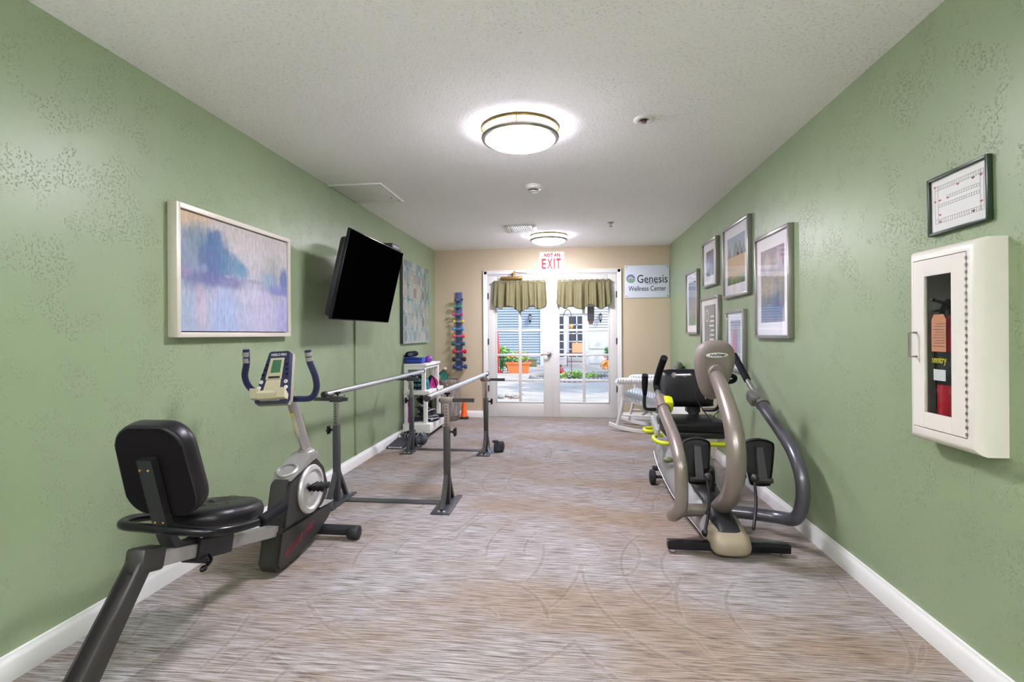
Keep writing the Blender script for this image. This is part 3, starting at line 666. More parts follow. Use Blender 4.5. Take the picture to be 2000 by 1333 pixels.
b.loft(rings, cap=False); b.build('surround', 'cab', t, ang=30)
M['linerc'] = mat('grey_cabinet_liner', 'B9B8AE', .6)
b = MB(); lx = XR+.085
b.box((lx, hy0, hz0), (lx+.004, hy1, hz1)).box((XR-.06, hy0+.003, hz0), (lx, hy0+.006, hz1)).box((XR-.06, hy1-.006, hz0), (lx, hy1-.003, hz1)).box((XR-.06, hy0, hz0+.003), (lx, hy1, hz0+.006)).box((XR-.06, hy0, hz1-.006), (lx, hy1, hz1-.003))
b.build('inner_box', 'linerc', t, smooth=False)
b = MB(); gy0, gy1, gz0, gz1 = 1.921, 2.056, .908, 1.409; d0, d1 = xf3-.002, xf3+.010; e = .003
b.box((d0, oy0+e, oz0+e), (d1, gy0, oz1-e), .001).box((d0, gy1, oz0+e), (d1, oy1-e, oz1-e), .001).box((d0, gy0, oz0+e), (d1, gy1, gz0), .001).box((d0, gy0, gz1), (d1, gy1, oz1-e), .001)
kd = b.build('cabinet_door', 'cab', t, smooth=False)
MB().box((d0+.004, gy0-.002, gz0-.002), (d0+.007, gy1+.002, gz1+.002)).build('window', 'dglass', kd, smooth=False)
MB().tube([(d0, 2.097, 1.202), (d0-.026, 2.097, 1.202), (d0-.026, 2.097, 1.112), (d0, 2.097, 1.112)], .0045, 8, sm=False).build('handle', 'taupe', kd)
b = MB()
for k in range(26): b.box((d0-.002, oy0-.002, oz0+.01+k*.0235), (d0+.004, oy0+.004, oz0+.02+k*.0235))
b.build('piano_hinge', 'nickel', kd, smooth=False)
ex, ey, ez0 = XR-.015, 2.012, hz0+.008; R_ = .052
t = thing('fire_extinguisher', 'red fire extinguisher with black hose and orange tag inside the white cabinet', 'fire extinguisher', (ex, ey, ez0))
MB().lathe([(0, 0), (R_*.8, 0), (R_*.97, .012), (R_, .03), (R_, .36), (R_*.92, .395), (R_*.6, .425), (.018, .440), (.016, .455), (0, .455)], (ex, ey, ez0), seg=28).build('cylinder', 'red', t)
MB().lathe([(R_+.0012, .19), (R_+.0012, .31)], (ex, ey, ez0), seg=28).build('label_band', 'black', t)
MB().lathe([(.017, .44), (.02, .45), (.02, .475), (0, .48)], (ex, ey, ez0)).beam((ex-.015, ey, ez0+.478), (ex-.075, ey+.01, ez0+.50), .022, .008).beam((ex-.015, ey, ez0+.467), (ex-.07, ey+.01, ez0+.455), .018, .007).build('valve_handle', 'blackg', t)
MB().tube([(ex-.005, ey+.02, ez0+.465), (ex+.01, ey+.05, ez0+.495), (ex+.01, ey+.085, ez0+.45), (ex+.005, ey+.105, ez0+.35), (ex+.005, ey+.100, ez0+.25), (ex, ey+.080, ez0+.17), (ex, ey+.072, ez0+.09)], [.009, .009, .009, .009, .009, .012, .016], 10).build('hose', 'cable', t)
M['tagp'] = mat('orange_card', 'E59A73', .7)
MB().prism([(-.036, -.135), (.036, -.135), (.036, -.02), (.024, 0), (-.024, 0), (-.036, -.02)], (ex-R_-.006, ey-.004, ez0+.445), -Y, Z, .001).build('inspection_tag', 'tagp', t, smooth=False)
b = MB()
for k in range(9): b.box((ex-R_-.0085, ey-.034, ez0+.33+k*.010), (ex-R_-.007, ey+.024-(k % 3)*.008, ez0+.3315+k*.010))
b.build('tag_print', 'greyink', t, smooth=False)
MB().text('sentry', (ex-R_-.0022, ey, ez0+.275), -Y, Z, .075, .030, bold=.02).build('label_lettering', 'yellow', t, smooth=False)
MB().box((ex-R_-.0022, ey-.03, ez0+.205), (ex-R_-.001, ey+.03, ez0+.245)).build('label_block', 'paper', t, smooth=False)
# ------------------------------------------------------------ television on its arm
TW, THh = 1.16, .665; tc = Vector((-1.610, 4.054, 1.642)); tl = .229
tn = Vector((math.cos(tl), 0, -math.sin(tl))); tu = Vector((math.sin(tl), 0, math.cos(tl)))
t = thing('television', 'flat black television tilted down from a wall bracket', 'television', tc)
def tvb(lo, hi, bev=0.0):   # a: along +Y, u: up the panel, n: out of the screen
    b = MB().box((lo[2], lo[0], lo[1]), (hi[2], hi[0], hi[1]), bev)
    return b.xf(Matrix.Translation(tc) @ Matrix(((tn.x, 0, tu.x, 0), (0, 1, 0, 0), (tn.z, 0, tu.z, 0), (0, 0, 0, 1))))
tvb((-TW/2, -THh/2, -.022), (TW/2, THh/2, 0), .003).build('bezel', 'blackg', t)
M['screen'] = mat('black_screen', '020202', .6, spec=.0, noise_amt=0)
tvb((-TW/2+.006, -THh/2+.008, -.002), (TW/2-.006, THh/2-.006, .0012)).build('screen', 'screen', t, smooth=False)
tvb((-TW/2+.03, -THh/2+.01, -.085), (TW/2-.03, THh/2-.06, -.02), .03).build('back_shell', 'black', t)
t2 = thing('television_wall_bracket', 'black swivel bracket between the wall and the television', 'bracket', (XL, 4.05, 1.66))
MB().box((XL+.001, 4.26, 1.54), (XL+.022, 4.46, 1.76), .003).build('wall_plate', 'steeld', t2)
MB().beam((XL+.02, 4.36, 1.66), (XL+.13, 4.22, 1.66), .035, .06, .004).beam((XL+.13, 4.22, 1.655), (XL+.240, 4.06, 1.65), .03, .05, .004).build('arm', 'steeld', t2)
tvb((-.22, -.2, -.100), (-.18, .2, -.086)).build('mount_rail', 'steeld', t2); tvb((.18, -.2, -.100), (.22, .2, -.086)).build('mount_rail', 'steeld', t2)
tvb((-.22, -.02, -.106), (.22, .04, -.100)).build('mount_crossbar', 'steeld', t2)
b = MB().box((-1.66, 4.36, 1.972), (-1.545, 4.60, 2.018), .008)
tag(b.build('streaming_box', 'black', origin=(-1.6, 4.48, 1.966)), 'small black box resting on the top edge of the television', 'set-top box')
tag(MB().box((XL+.001, 4.515, .10), (XL+.016, 4.537, 1.62), .003).build('cable_cover', M['green'], origin=(XL, 4.52, .1)), 'thin vertical green cable cover on the wall below the television', 'cable cover')
tag(MB().tube([(XL+.06, 4.20, 1.62), (XL+.03, 4.0, 1.50), (XL+.02, 3.93, 1.42), (XL+.02, 4.05, 1.37), (XL+.02, 4.5, 1.45)], .004, 8).build('television_cable', 'cable', origin=(XL, 4.1, 1.6)), 'loose black cable drooping behind the television', 'cable')
# ============================================================ recumbent exercise bike
bx = -1.50
t = thing('exercise_bike', 'recumbent exercise bike with black padded seat and upright console, beside the left wall', 'exercise bike', (bx, 2.3, 0))
# rear leg: broad fluted moulding down to the floor, with a cross foot
def bike(yz, x=bx): return Vector((x, yz[0], yz[1]))
a0, a1 = bike((1.645, .43)), bike((1.335, .045)); ld = (a1-a0).normalized()
b = MB(); rings = []
nrm = Vector((0, ld.z, -ld.y))      # pointing rearward-up in the side plane
for k, (f, w, d) in enumerate([(-.03, .026, .018), (0, .032, .026), (.10, .033, .028), (.5, .035, .030), (1.0, .040, .034)]):
    c = a0+(a1-a0)*f
    prof = [(-1, -1), (-1, .75), (-.85, 1), (-.62, 1), (-.48, .1), (.0, -.35), (.48, .1), (.62, 1), (.85, 1), (1, .75), (1, -1)]
    g = 1 if k > 1 else 0
    rings.append([c+X*(p[0]*w)+nrm*((p[1] if (g or p[1] < 0) else 1)*d) for p in prof])
b.loft(rings); b.build('rear_leg', 'charcoal', t, ang=50)
MB().box((bx-.038, 1.606, .372), (bx+.038, 1.712, .456), .012, rot=(-.24, 0, 0)).build('leg_cap', 'charcoal', t)
MB().cyl((bx-.27, 1.345, .034), (bx+.27, 1.345, .034), .030).build('rear_foot_tube', 'black', t)
b = MB()
for sx in (-1, 1): b.lathe([(0, -.012), (.026, -.010), (.034, 0), (.034, .05), (.03, .052), (0, .052)], (bx+sx*.225, 1.345, .034), (sx, 0, 0), 20)
b.build('rear_foot_cap', 'blackg', t)
# seat rail
MB().beam((bx, 1.63, .415), (bx, 2.50, .200), .058, .052, .003).build('seat_rail', 'silver', t)
# carriage clamp on the rail
b = MB().beam((bx, 1.875, .356), (bx, 2.085, .304), .074, .078, .004)
b.cyl((bx-.05, 1.90, .308), (bx+.05, 1.90, .308), .014)
b.build('seat_carriage', 'black', t)
MB().beam((bx, 1.885, .414), (bx, 2.085, .365), .060, .018, .003).box((bx-.045, 1.98, .37), (bx+.045, 2.14, .44), .006, rot=(-.22, 0, 0)).build('carriage_saddle', 'black', t)
b = MB()
for k in range(5): b.box((bx+.030, 1.89+k*.035, .399-k*.0087), (bx+.0385, 1.905+k*.035, .403-k*.0087))
b.build('position_scale', 'white', t, smooth=False)
MB().tube([(bx+.03, 1.93, .318), (bx+.055, 1.92, .300), (bx+.060, 1.88, .288)], .007, 10).ell((bx+.060, 1.87, .287), (.012, .018, .012)).build('adjuster_lever', 'blackg', t)
# seat: rounded, tapering to the front
sc = Vector((bx-.005, 2.035, .462)); b = MB(); N = 40
def seat_out(s, sc_=1.0):
    out = []
    for k in range(N):
        a = 2*PI*k/N; cx_, sy_ = math.cos(a), math.sin(a)
        ex_ = 1/2.6
        px = math.copysign(abs(cx_)**(2*ex_), cx_)*.170*s; py = math.copysign(abs(sy_)**(2*ex_), sy_)*.205*s
        px *= (1-.18*max(0, py/.205)); out.append((px, py))
    return out
def slope(py): return -.16*py
rings = []
for s, z in ((.80, -.052), (.93, -.048), (1.0, -.030), (1.02, -.008), (.97, .016), (.85, .030), (.6, .036), (.3, .035)):
    rings.append([sc+Vector((p[0], p[1], z+slope(p[1])-(.012 if s < .7 and abs(p[0]) < .04 else 0))) for p in seat_out(s)])
b.loft(rings); st = b.build('seat', 'vinyl', t, ang=70)
MB().box((bx-.12, 1.90, .395), (bx+.12, 2.18, .416), .006, rot=(-.16, 0, 0)).build('seat_pan', 'black', st)
M['redthread'] = mat('dark_red_stitching', '5A1F2A', .7)
MB().tube([sc+Vector((.165, -.10, .022+.014)), sc+Vector((.06, -.02, .045)), sc+Vector((-.02, .12, .022)), sc+Vector((-.03, .20, -.008))], .0012, 6).build('stitching', 'redthread', st)
# backrest: tall padded panel leaning back, seen from behind
bc = Vector((bx-.018, 1.752, .712)); lean = math.radians(-21)
rings = []; B3 = Matrix.Translation(bc) @ Matrix.Rotation(-lean*.75, 4, 'X')
def back_out(s, k):
    pts = rrect(2*.150, .368, .090, 7)
    out = []
    for (px, pz) in pts:
        w = 1-.10*(pz/.17 if pz > 0 else 0)
        out.append((px*w*s, pz*(1-(1-s)*.6)))
    return out
for s, y in ((.955, -.028), (.985, -.026), (1.0, -.014), (1.01, .010), (.98, .034), (.90, .050), (.7, .058), (.4, .060)):
    rings.append([B3 @ Vector((p[0], y-.0-0.10*abs(p[0])**2*0, p[1])) for p in back_out(s, 0)])
b = MB().loft(rings); bk = b.build('backrest', 'vinyl', t, ang=70)
rings = [[B3 @ Vector((p[0], y, p[1])) for p in back_out(s, 0)] for s, y in ((.93, -.0285), (.93, -.0315), (.5, -.0325))]
MB().loft(rings).build('backing_panel', 'vinylm', bk)
MB().tube([B3 @ Vector((p[0], -.028, p[1])) for p in back_out(.945, 0)], .003, 8, closed=True, n=2).build('piping', 'black', bk)
# flat steel bracket running up the back
path = [(2.03, .392), (1.95, .378), (1.86, .382), (1.795, .415), (1.765, .47), (1.725, .60), (1.680, .765)]
P_ = smooth_path([bike(q, bx-.012) for q in path], 5); b = MB(); rings = []
for i, p in enumerate(P_):
    tg = (P_[min(i+1, len(P_)-1)]-P_[max(i-1, 0)]).normalized(); nn = Vector((0, -tg.z, tg.y))
    rings.append([p+X*.029+nn*.015, p-X*.029+nn*.015, p-X*.029-nn*.015, p+X*.029-nn*.015])
b.loft(rings); br = b.build('back_bracket', 'black', t, ang=30)
b = MB()
for (yy, zz) in ((1.680, .725), (1.747, .515)):
    for sx in (-.016, .016): b.ell((bx-.012+sx, yy-.012, zz), (.0045, .004, .0045))
b.build('bracket_bolt', 'brass', br)
# side handle loop round the back of the seat
lp = [(bx+.228, 2.10, .432), (bx+.220, 1.98, .438), (bx+.205, 1.86, .456), (bx+.160, 1.775, .472), (bx+.06, 1.750, .482), (bx-.08, 1.745, .490), (bx-.190, 1.765, .490), (bx-.235, 1.85, .480), (bx-.235, 1.95, .455), (bx-.228, 2.03, .438), (bx-.228, 2.10, .432)]
MB().tube(lp, .0175, 14, n=5).build('side_handle', 'blackg', t)
for sx in (-1, 1): MB().cyl((bx+sx*.227, 1.985, .437), (bx+sx*.230, 2.150, .447), .023).ell((bx+sx*.230, 2.150, .447), (.023, .012, .023)).build('hand_grip', 'foam', t)
MB().beam((bx-.21, 2.03, .428), (bx+.21, 2.03, .428), .05, .02, .003).build('handle_crossbar', 'black', t)
# body shells
def shell(poly, x0, x1, bev): return MB().prism([(p[0], p[1]) for p in poly], (x0, 0, 0), Y, Z, x1-x0, bev)
hw_ = .054
low = [(2.430, .215), (2.388, .055), (2.412, .022), (2.47, .015), (2.60, .035), (2.80, .070), (2.93, .10), (3.00, .15), (2.92, .205)]
shell(low, bx-hw_, bx+hw_, .014).build('lower_shell', 'charcoal', t, ang=45)
up = [(2.440, .206), (2.500, .430), (2.525, .452), (2.73, .512), (2.81, .505), (2.875, .43), (2.935, .33), (2.93, .26), (2.86, .206)]
shell(up, bx-hw_-.002, bx+hw_+.002, .016).build('upper_shell', 'charcoal', t, ang=45)
MB().prism([(2.83, .205), (2.90, .230), (3.00, .195)], (bx-.03, 0, 0), Y, Z, .09, .002).build('frame_gusset', 'silverl', t)
# silver top deck with cup holder and collar
deck = [(2.520, .446), (2.535, .462), (2.72, .545), (2.80, .545), (2.840, .505), (2.73, .505), (2.60, .470)]
dk = shell(deck, bx-.058, bx+.062, .008).build('top_deck', 'silver', t, ang=45)
MB().lathe([(.036, -.002), (.058, 0), (.060, .012), (.052, .018), (.045, .016), (.042, -.002)], (bx-.004, 2.585, .478), (0, -.42, 1), 30).build('cup_holder_rim', 'silver', dk)
MB().lathe([(0, -.006), (.043, -.004), (.044, .004)], (bx-.004, 2.583, .482), (0, -.42, 1), 24).build('cup_holder_well', 'steeld', dk)
MB().lathe([(.050, -.01), (.052, .008), (.045, .018), (.034, .024), (.030, .034), (0, .034)], (bx, 2.765, .530), (0, -.36, .93), 28).build('column_collar', 'silver', dk)
# crank discs
for sx in (-1, 1):
    o_ = (bx+sx*(hw_+.001), 2.705, .352)
    MB().lathe([(.090, .0), (.128, 0), (.133, .012), (.127, .022), (.108, .026), (.098, .016), (.090, .016)], o_, (sx, 0, 0), 44).build('crank_ring', 'silverl', t)
    MB().lathe([(0, .030), (.03, .029), (.080, .022), (.099, .012), (.099, .0)], o_, (sx, 0, 0), 44).build('crank_disc', 'silverl', t)
def pedal(sx, y0, z0, label=None):
    c = Vector((bx+sx*.092, y0, z0))
    b = MB().beam((c.x, 2.705, .352), (c.x, y0, z0), .014, .024, .003)
    b.lathe([(0, .014), (.010, .012), (.016, 0), (0, 0)], c, (sx, 0, 0), 14)
    pd = b.build('crank_arm', 'steeld', t)
    q = c+X*sx*.065
    b = MB().cyl(c, q+X*sx*.05, .009)
    b.box(q-Vector((.045, .042, .013)), q+Vector((.045, .042, .013)), .006)
    for k in range(4): b.box(q+Vector((-.035+k*.022, -.045, -.016)), q+Vector((-.026+k*.022, .045, .016)), .002)
    b.build('pedal', 'blackg', t)
pedal(1, 2.620, .392); pedal(-1, 2.80, .315)
MB().cyl((bx-.22, 2.90, .052), (bx+.22, 2.90, .052), .030).build('front_foot_tube', 'black', t)
for sx in (-1, 1): MB().lathe([(0, .072), (.022, .072), (.036, .066), (.040, .055), (.040, .006), (.036, 0), (.03, -.002)], (bx+sx*.195, 2.90, .042), (sx, 0, 0), 24).build('front_foot_roller', 'black', t)
# lettering on the lower shell
rd_ = Vector((0, .92, .19)).normalized()
M['faintred'] = mat('faded_red_print', '8E2438', .6)
MB().text('WESLO PRO', (bx+hw_+.0005, 2.61, .115), rd_, Z, .30, .034, shear=.2, ext=.0008).build('shell_lettering', 'faintred', t, smooth=False)
# column
c0, c1 = Vector((bx, 2.780, .545)), Vector((bx, 2.60, .905))
MB().tube([c0, c1], .030, 20, flat=(.82, 1.1), sm=False).build('console_column', 'silver', t)
u_ = (c1-c0).normalized(); n_ = Vector((0, -u_.z, u_.y))
m_ = c0+u_*.20+n_*.0345+X*.004
b = MB().prism([(-.010, -.075), (.010, -.075), (.010, .085), (-.010, .085)], m_, X, u_, .0012)
b.build('warning_label', 'tan', t, smooth=False)
MB().prism([(-.010, .068), (.010, .068), (.010, .085), (-.010, .085)], m_+n_*.0005, X, u_, .0014).build('warning_stripe', 'yellow', t, smooth=False)
M['backc'] = mat('grey_green_shell', '98977F', .5)
# console: tapered slab leaning back
cz = Vector((bx-.035, 2.535, .985)); ct = math.radians(-24); CM = Matrix.Translation(cz) @ Matrix.Rotation(-.05, 4, 'Y') @ Matrix.Rotation(ct*1.0, 4, 'X')
def cp(a, u, n): return CM @ Vector((a, -n, u))      # a right, u up the face, n out of the face towards the rider
out = [(-.058, .138), (-.048, .146), (.048, .146), (.060, .138), (.092, -.118), (.082, -.142), (-.082, -.142), (-.092, -.118)]
b = MB(); rings = [[cp(p[0]*.98, p[1]*.985, .012) for p in out], [cp(p[0], p[1], .006) for p in out], [cp(p[0], p[1], -.018) for p in out]]
b.loft(rings); cs = b.build('console', 'navy', t, ang=30)
b = MB(); b.loft([[cp(p[0]*1.0, p[1], -.018) for p in out], [cp(p[0]*1.06, p[1]*1.02, -.028) for p in out], [cp(p[0]*1.0, p[1], -.045) for p in out], [cp(p[0]*.6, p[1]*.6, -.058) for p in out]])
b.build('console_back', M['backc'], cs, ang=40)
def cpoly(pts, n0, n1): return MB().loft([[cp(p[0], p[1], n0) for p in pts], [cp(p[0], p[1], n1) for p in pts]])
cpoly([(-.040, .105), (.036, .105), (.040, -.015), (-.048, -.015)], .010, .0145).build('console_panel', 'tan', cs, smooth=False)
cpoly([(-.024, .093), (.024, .093), (.026, .022), (-.026, .022)], .0145, .016).build('lcd_display', 'lcd', cs, smooth=False)
cpoly([(-.032, .002), (.030, .002), (.030, -.010), (-.033, -.010)], .0145, .016).build('display_bar', 'black', cs, smooth=False)
cpoly([(-.040, -.018), (.038, -.018), (.044, -.10), (-.050, -.10)], .010, .016).build('book_panel', 'tan', cs, smooth=False)
b = MB(); b.loft([[cp(a, u, n) for (u, n) in ((-.098, .010), (-.098, .030), (-.092, .052), (-.088, .054), (-.104, .060), (-.128, .044), (-.132, .010))] for a in (-.052, -.02, .02, .052)])
for sx in (-1, 1): b.loft([[cp(sx*a, u, n) for (u, n) in ((-.125, .010), (-.125, .046), (-.082+.006*(a > .06), .060), (-.075, .054), (-.100, .010))] for a in (.046, .062, .094)])
b.build('book_rest', 'tan', cs, ang=30)
b = MB()
for k in range(3):
    for sx in (-1, 1): b.loft([[cp(sx*(.055+.006*k)+.009*math.cos(a), .068-.028*k+.005*math.sin(a), n) for a in [q*PI/5 for q in range(10)]] for n in (.011, .0135)])
b.build('program_buttons', 'blackg', cs)
b = MB()
for k in range(2):
    for sx in (-1, 1): b.loft([[cp(sx*(.068+.006*k)+.010*math.cos(a), -.028-.032*k+.010*math.sin(a), n) for a in [q*PI/8 for q in range(16)]] for n in (.011, .015)])
b.build('round_buttons', 'paper', cs)
b = MB(); xa = (CM.to_3x3() @ X); ya = (CM.to_3x3() @ Z)
for s, a, u in (('+', .068, -.028), ('-', .074, -.060)): b.text(s, cp(a, u, .0152), xa, ya, .010, .010 if s == '+' else .002, .0006, bold=.03)
for sx, a, u in ((1, -.068, -.028), (-1, -.074, -.060)): b.tube([cp(a-.005, u-.002*sx, .0155), cp(a, u+.003*sx, .0155), cp(a+.005, u-.002*sx, .0155)], .0008, 6, sm=False)
b.build('button_symbols', 'redp', cs, smooth=False)
MB().text('WESLO PRO', cp(0, .124, .0125), xa, ya, .088, .014, .0008, bold=.01).build('console_lettering', 'paper', cs, smooth=False)
# handlebar: wide U with upright pulse grips
hb = [(-.185, 2.470, 1.135), (-.190, 2.480, 1.06), (-.215, 2.50, .995), (-.205, 2.525, .935), (-.15, 2.555, .885), (-.06, 2.575, .868), (.06, 2.575, .868), (.15, 2.555, .878), (.195, 2.53, .93), (.205, 2.50, .995), (.185, 2.480, 1.07), (.180, 2.470, 1.13)]
hbx = bx+.012
MB().tube([(hbx+p[0]*.92, p[1], p[2]) for p in hb], .0165, 14, n=5).build('handlebar', 'navy', t)
for sx in (-1, 1):
    e = hb[0] if sx < 0 else hb[-1]; f = hb[1] if sx < 0 else hb[-2]
    p1, p2 = Vector((hbx+e[0]*.92, e[1], e[2])), Vector((hbx+f[0]*.92, f[1], f[2]))
    b = MB()
    for q0, q1 in ((.18, .50), (.60, .92)):
        b.tube([p1+(p2-p1)*q0-Y*.003, p1+(p2-p1)*q1-Y*.003], .0172, 14, sm=False)
    b.build('pulse_sensor', 'silver', t)

# ============================================================ parallel bars (one platform: four posts, two rails, joined by floor plates)
t = thing('parallel_bars', 'grey steel parallel walking bars with two long silver rails and four adjustable posts', 'parallel bars', (-1.28, 4.35, 0))
Lx, Rx, Ny, Fy = -1.682, -.866, 3.545, 5.185
for px, py, sx in ((Lx, Ny, -1), (Rx, Ny, 1), (Lx+.035, Fy+.02, -1), (Rx+.01, Fy, 1)):
    near = py < 4
    b = MB().box((px-.068, py-.205, .001), (px+.064, py+.205, .011), .004)
    b.build('base_plate', 'steel', t)
    b = MB().box((px-.022, py-.022, .010), (px+.022, py+.022, .555), .004)
    for sy in (-1, 1):
        b.beam((px, py+sy*.150, .014), (px, py+sy*.020, .215), .030, .030, .003)
    ps = b.build('post', 'steeld' if sx > 0 else 'steel', t)
    b = MB()
    for sy in (-1, 1): b.lathe([(.012, 0), (.010, .006), (0, .007)], (px+sx*.0-.018, py+sy*.168, .011), (0, 0, 1), 10).lathe([(.012, 0), (.010, .006), (0, .007)], (px+.018, py+sy*.168, .011), (0, 0, 1), 10)
    b.build('weld_bolt', 'silver', ps)
    ip = MB().box((px-.0165, py-.0165, .555), (px+.0165, py+.0165, .735), .003).build('inner_post', 'pewter' if sx < 0 else 'taupe', t)
    b = MB()
    for k in range(7): b.lathe([(0, -.0006), (.0045, -.0006), (.0045, .0)], (px, py-.0166, .575+k*.021), (0, 1, 0), 8)
    b.build('adjustment_holes', 'blacki', ip, smooth=False)
    kx = px+sx*.022; kz = .518
    b = MB().cyl((kx, py, kz), (kx+sx*.03, py, kz), .008).lathe([(0, .022), (.012, .022), (.024, .030), (.026, .040), (.018, .048), (0, .05)], (kx, py, kz), (sx, 0, 0), 16)
    for k in range(6):
        a = k*PI/3; b.ell((kx+sx*.038, py+.025*math.cos(a), kz+.025*math.sin(a)), (.009, .009, .009))
    b.build('height_knob', 'blackg', ps)
    # sliding cross arm
    o0, o1 = (px-sx*.055, px+sx*.195)
    if sx < 0: o0, o1 = px+.085, px-.165
    arm = MB().beam((o0, py, .742), (o1, py, .742), .028, .026, .003).build('width_arm', 'steeld' if sx > 0 else 'steel', t)
    MB().box((px-.045, py-.020, .722), (px+.045, py+.020, .763), .003).build('arm_sleeve', 'taupe' if sx > 0 else 'steel', arm)
    MB().box((o1-.001, py-.0145, .7285), (o1+.001, py+.0145, .7555)).build('end_cap', 'black', arm, smooth=False)
    rx = px-sx*.0 + (-.025 if sx > 0 else .060)
    MB().cyl((rx, py, .752), (rx, py, .775), .008).build('rail_stud', 'chrome', arm)
    kk = Vector((px+(.0 if sx > 0 else .0), py+.02, .765))
    b = MB().lathe([(0, 0), (.008, 0), (.008, .012), (.022, .016), (.022, .028), (0, .03)], kk, (0, 0, 1), 14)
    b.build('clamp_knob', 'blackg', arm)
def rail(x0, y0, x1, y1, z0, z1, nm):
    d = Vector((x1-x0, y1-y0, z1-z0)).normalized()
    p, q = Vector((x0, y0, z0)), Vector((x1, y1, z1))
    r = MB().cyl(p, q, .0215, seg=24).build('handrail', 'alu', t)
    for e, s in ((p, -1), (q, 1)):
        MB().lathe([(.0232, -.022), (.0232, .002), (.020, .006), (0, .007)], e, d*s, 24).build('rail_end_cap', 'black', r)
rail(-1.715, 3.42, -1.610, 5.52, .787, .803, 'L'); rail(-.948, 3.32, -.862, 5.32, .782, .792, 'R')
for yy in (Ny+.035, Fy+.045):
    MB().box((Lx+.05 if yy < 4 else Lx+.085, yy-.038, .001), (Rx-.05, yy+.038, .009), .002).build('floor_strap', 'steel', t)

# ============================================================ cross trainer
nx = .862
t = thing('cross_trainer', 'taupe seated cross trainer with black seat and lime green levers by the right wall', 'cross trainer', (nx, 3.5, 0))
# front floor bar and feet
MB().box((.528, 2.875, .022), (1.168, 2.925, .068), .004).build('front_floor_bar', 'blackg', t)
b = MB()
for x in (.56, 1.135): b.cyl((x, 2.90, 0.0), (x, 2.90, .022), .016, seg=14)
b.build('levelling_foot', 'chrome', t)
# body shell loft
def sec(y, xc, w, z0, z1, tw=.75, n=10):
    out = []
    for k in range(4*n):
        a = 2*PI*k/(4*n); ca, sa = math.cos(a), math.sin(a)
        px = math.copysign(abs(ca)**.55, ca); pz = math.copysign(abs(sa)**.6, sa)
        ww = w*(1+(tw-1)*max(0, pz))
        out.append((xc+px*ww, y, (z0+z1)/2+pz*(z1-z0)/2))
    return out
nf = nx-.008
secs = [(2.800, nf, .050, .040, .085, .9), (2.812, nf, .080, .025, .108, .9), (2.84, nf, .100, .014, .128, .88), (2.88, nf, .106, .010, .145, .85), (3.0, nf, .112, .010, .165, .8), (3.2, nx, .125, .014, .185, .75), (3.40, nx, .142, .020, .200, .72), (3.55, nx, .155, .026, .25, .7), (3.70, nx, .168, .032, .335, .7), (3.85, nx, .182, .045, .40, .72), (4.05, nx, .194, .07, .435, .75), (4.25, nx, .190, .11, .43, .75), (4.42, nx, .160, .17, .40, .75), (4.47, nx, .10, .22, .35, .8)]
MB().loft([sec(*q) for q in secs[:5]]).build('front_shell', 'taupew', t, ang=60)
MB().loft([sec(q[0], q[1], q[2]-.001, q[3], q[4]-.0005, q[5]) for q in secs[4:8]]+[sec(*q) for q in secs[8:]]).build('side_shell', 'shellg', t, ang=60)
# lighter swoosh band along the left flank
b = MB(); sw = []
for y, z in ((3.0, .050), (3.2, .055), (3.4, .062), (3.55, .075), (3.7, .10), (3.85, .14), (4.05, .19), (4.25, .25)):
    w = [q[2] for q in secs if q[0] <= y][-1]; sw.append(Vector((nx-w*1.0-.0005, y, z)))
b.tube(sw, .0028, 8, n=4); b.build('trim_line', 'silverl', t)
# black spine cover between the flanks
sp = []
for y, w, z in ((3.02, .055, .178), (3.25, .070, .205), (3.42, .078, .222), (3.52, .085, .262), (3.66, .090, .335), (3.80, .10, .405), (3.92, .105, .44), (4.1, .105, .455), (4.25, .09, .44)):
    sp.append([(nx-w, y, z-.05), (nx-w*.9, y, z), (nx-w*.5, y, z+.014), (nx, y, z+.018), (nx+w*.5, y, z+.014), (nx+w*.9, y, z), (nx+w, y, z-.05)])
MB().loft(sp).build('spine_cover', 'charcoal', t, ang=50)
b = MB()
for k in range(3): b.tube([(nx-.05, 3.40+k*.03, .229+k*.009), (nx, 3.385+k*.03, .239+k*.009), (nx+.07, 3.42+k*.03, .229+k*.009)], .004, 8)
b.build('vent_ridges', 'black', t)
# black socket housing for the column
MB().loft([sec(2.845, nx-.012, .062, .08, .125, .85), sec(2.87, nx-.012, .070, .07, .150, .85), sec(3.00, nx-.012, .078, .07, .190, .8), sec(3.12, nx-.012, .076, .07, .225, .75), sec(3.24, nx-.012, .064, .07, .215, .7)]).build('column_socket', 'black', t, ang=50)
# column
cl = [(nx-.012, 3.190, .120), (nx-.004, 3.06, .205), (nx+.002, 2.90, .320), (nx+.004, 2.815, .46), (nx+.004, 2.805, .59), (nx+.004, 2.865, .72), (nx+.004, 3.02, .86), (nx+.006, 3.17, .945)]
MB().tube(cl, [.048, .050, .051, .051, .050, .048, .045, .043], 24, n=6).build('column', 'taupe', t)
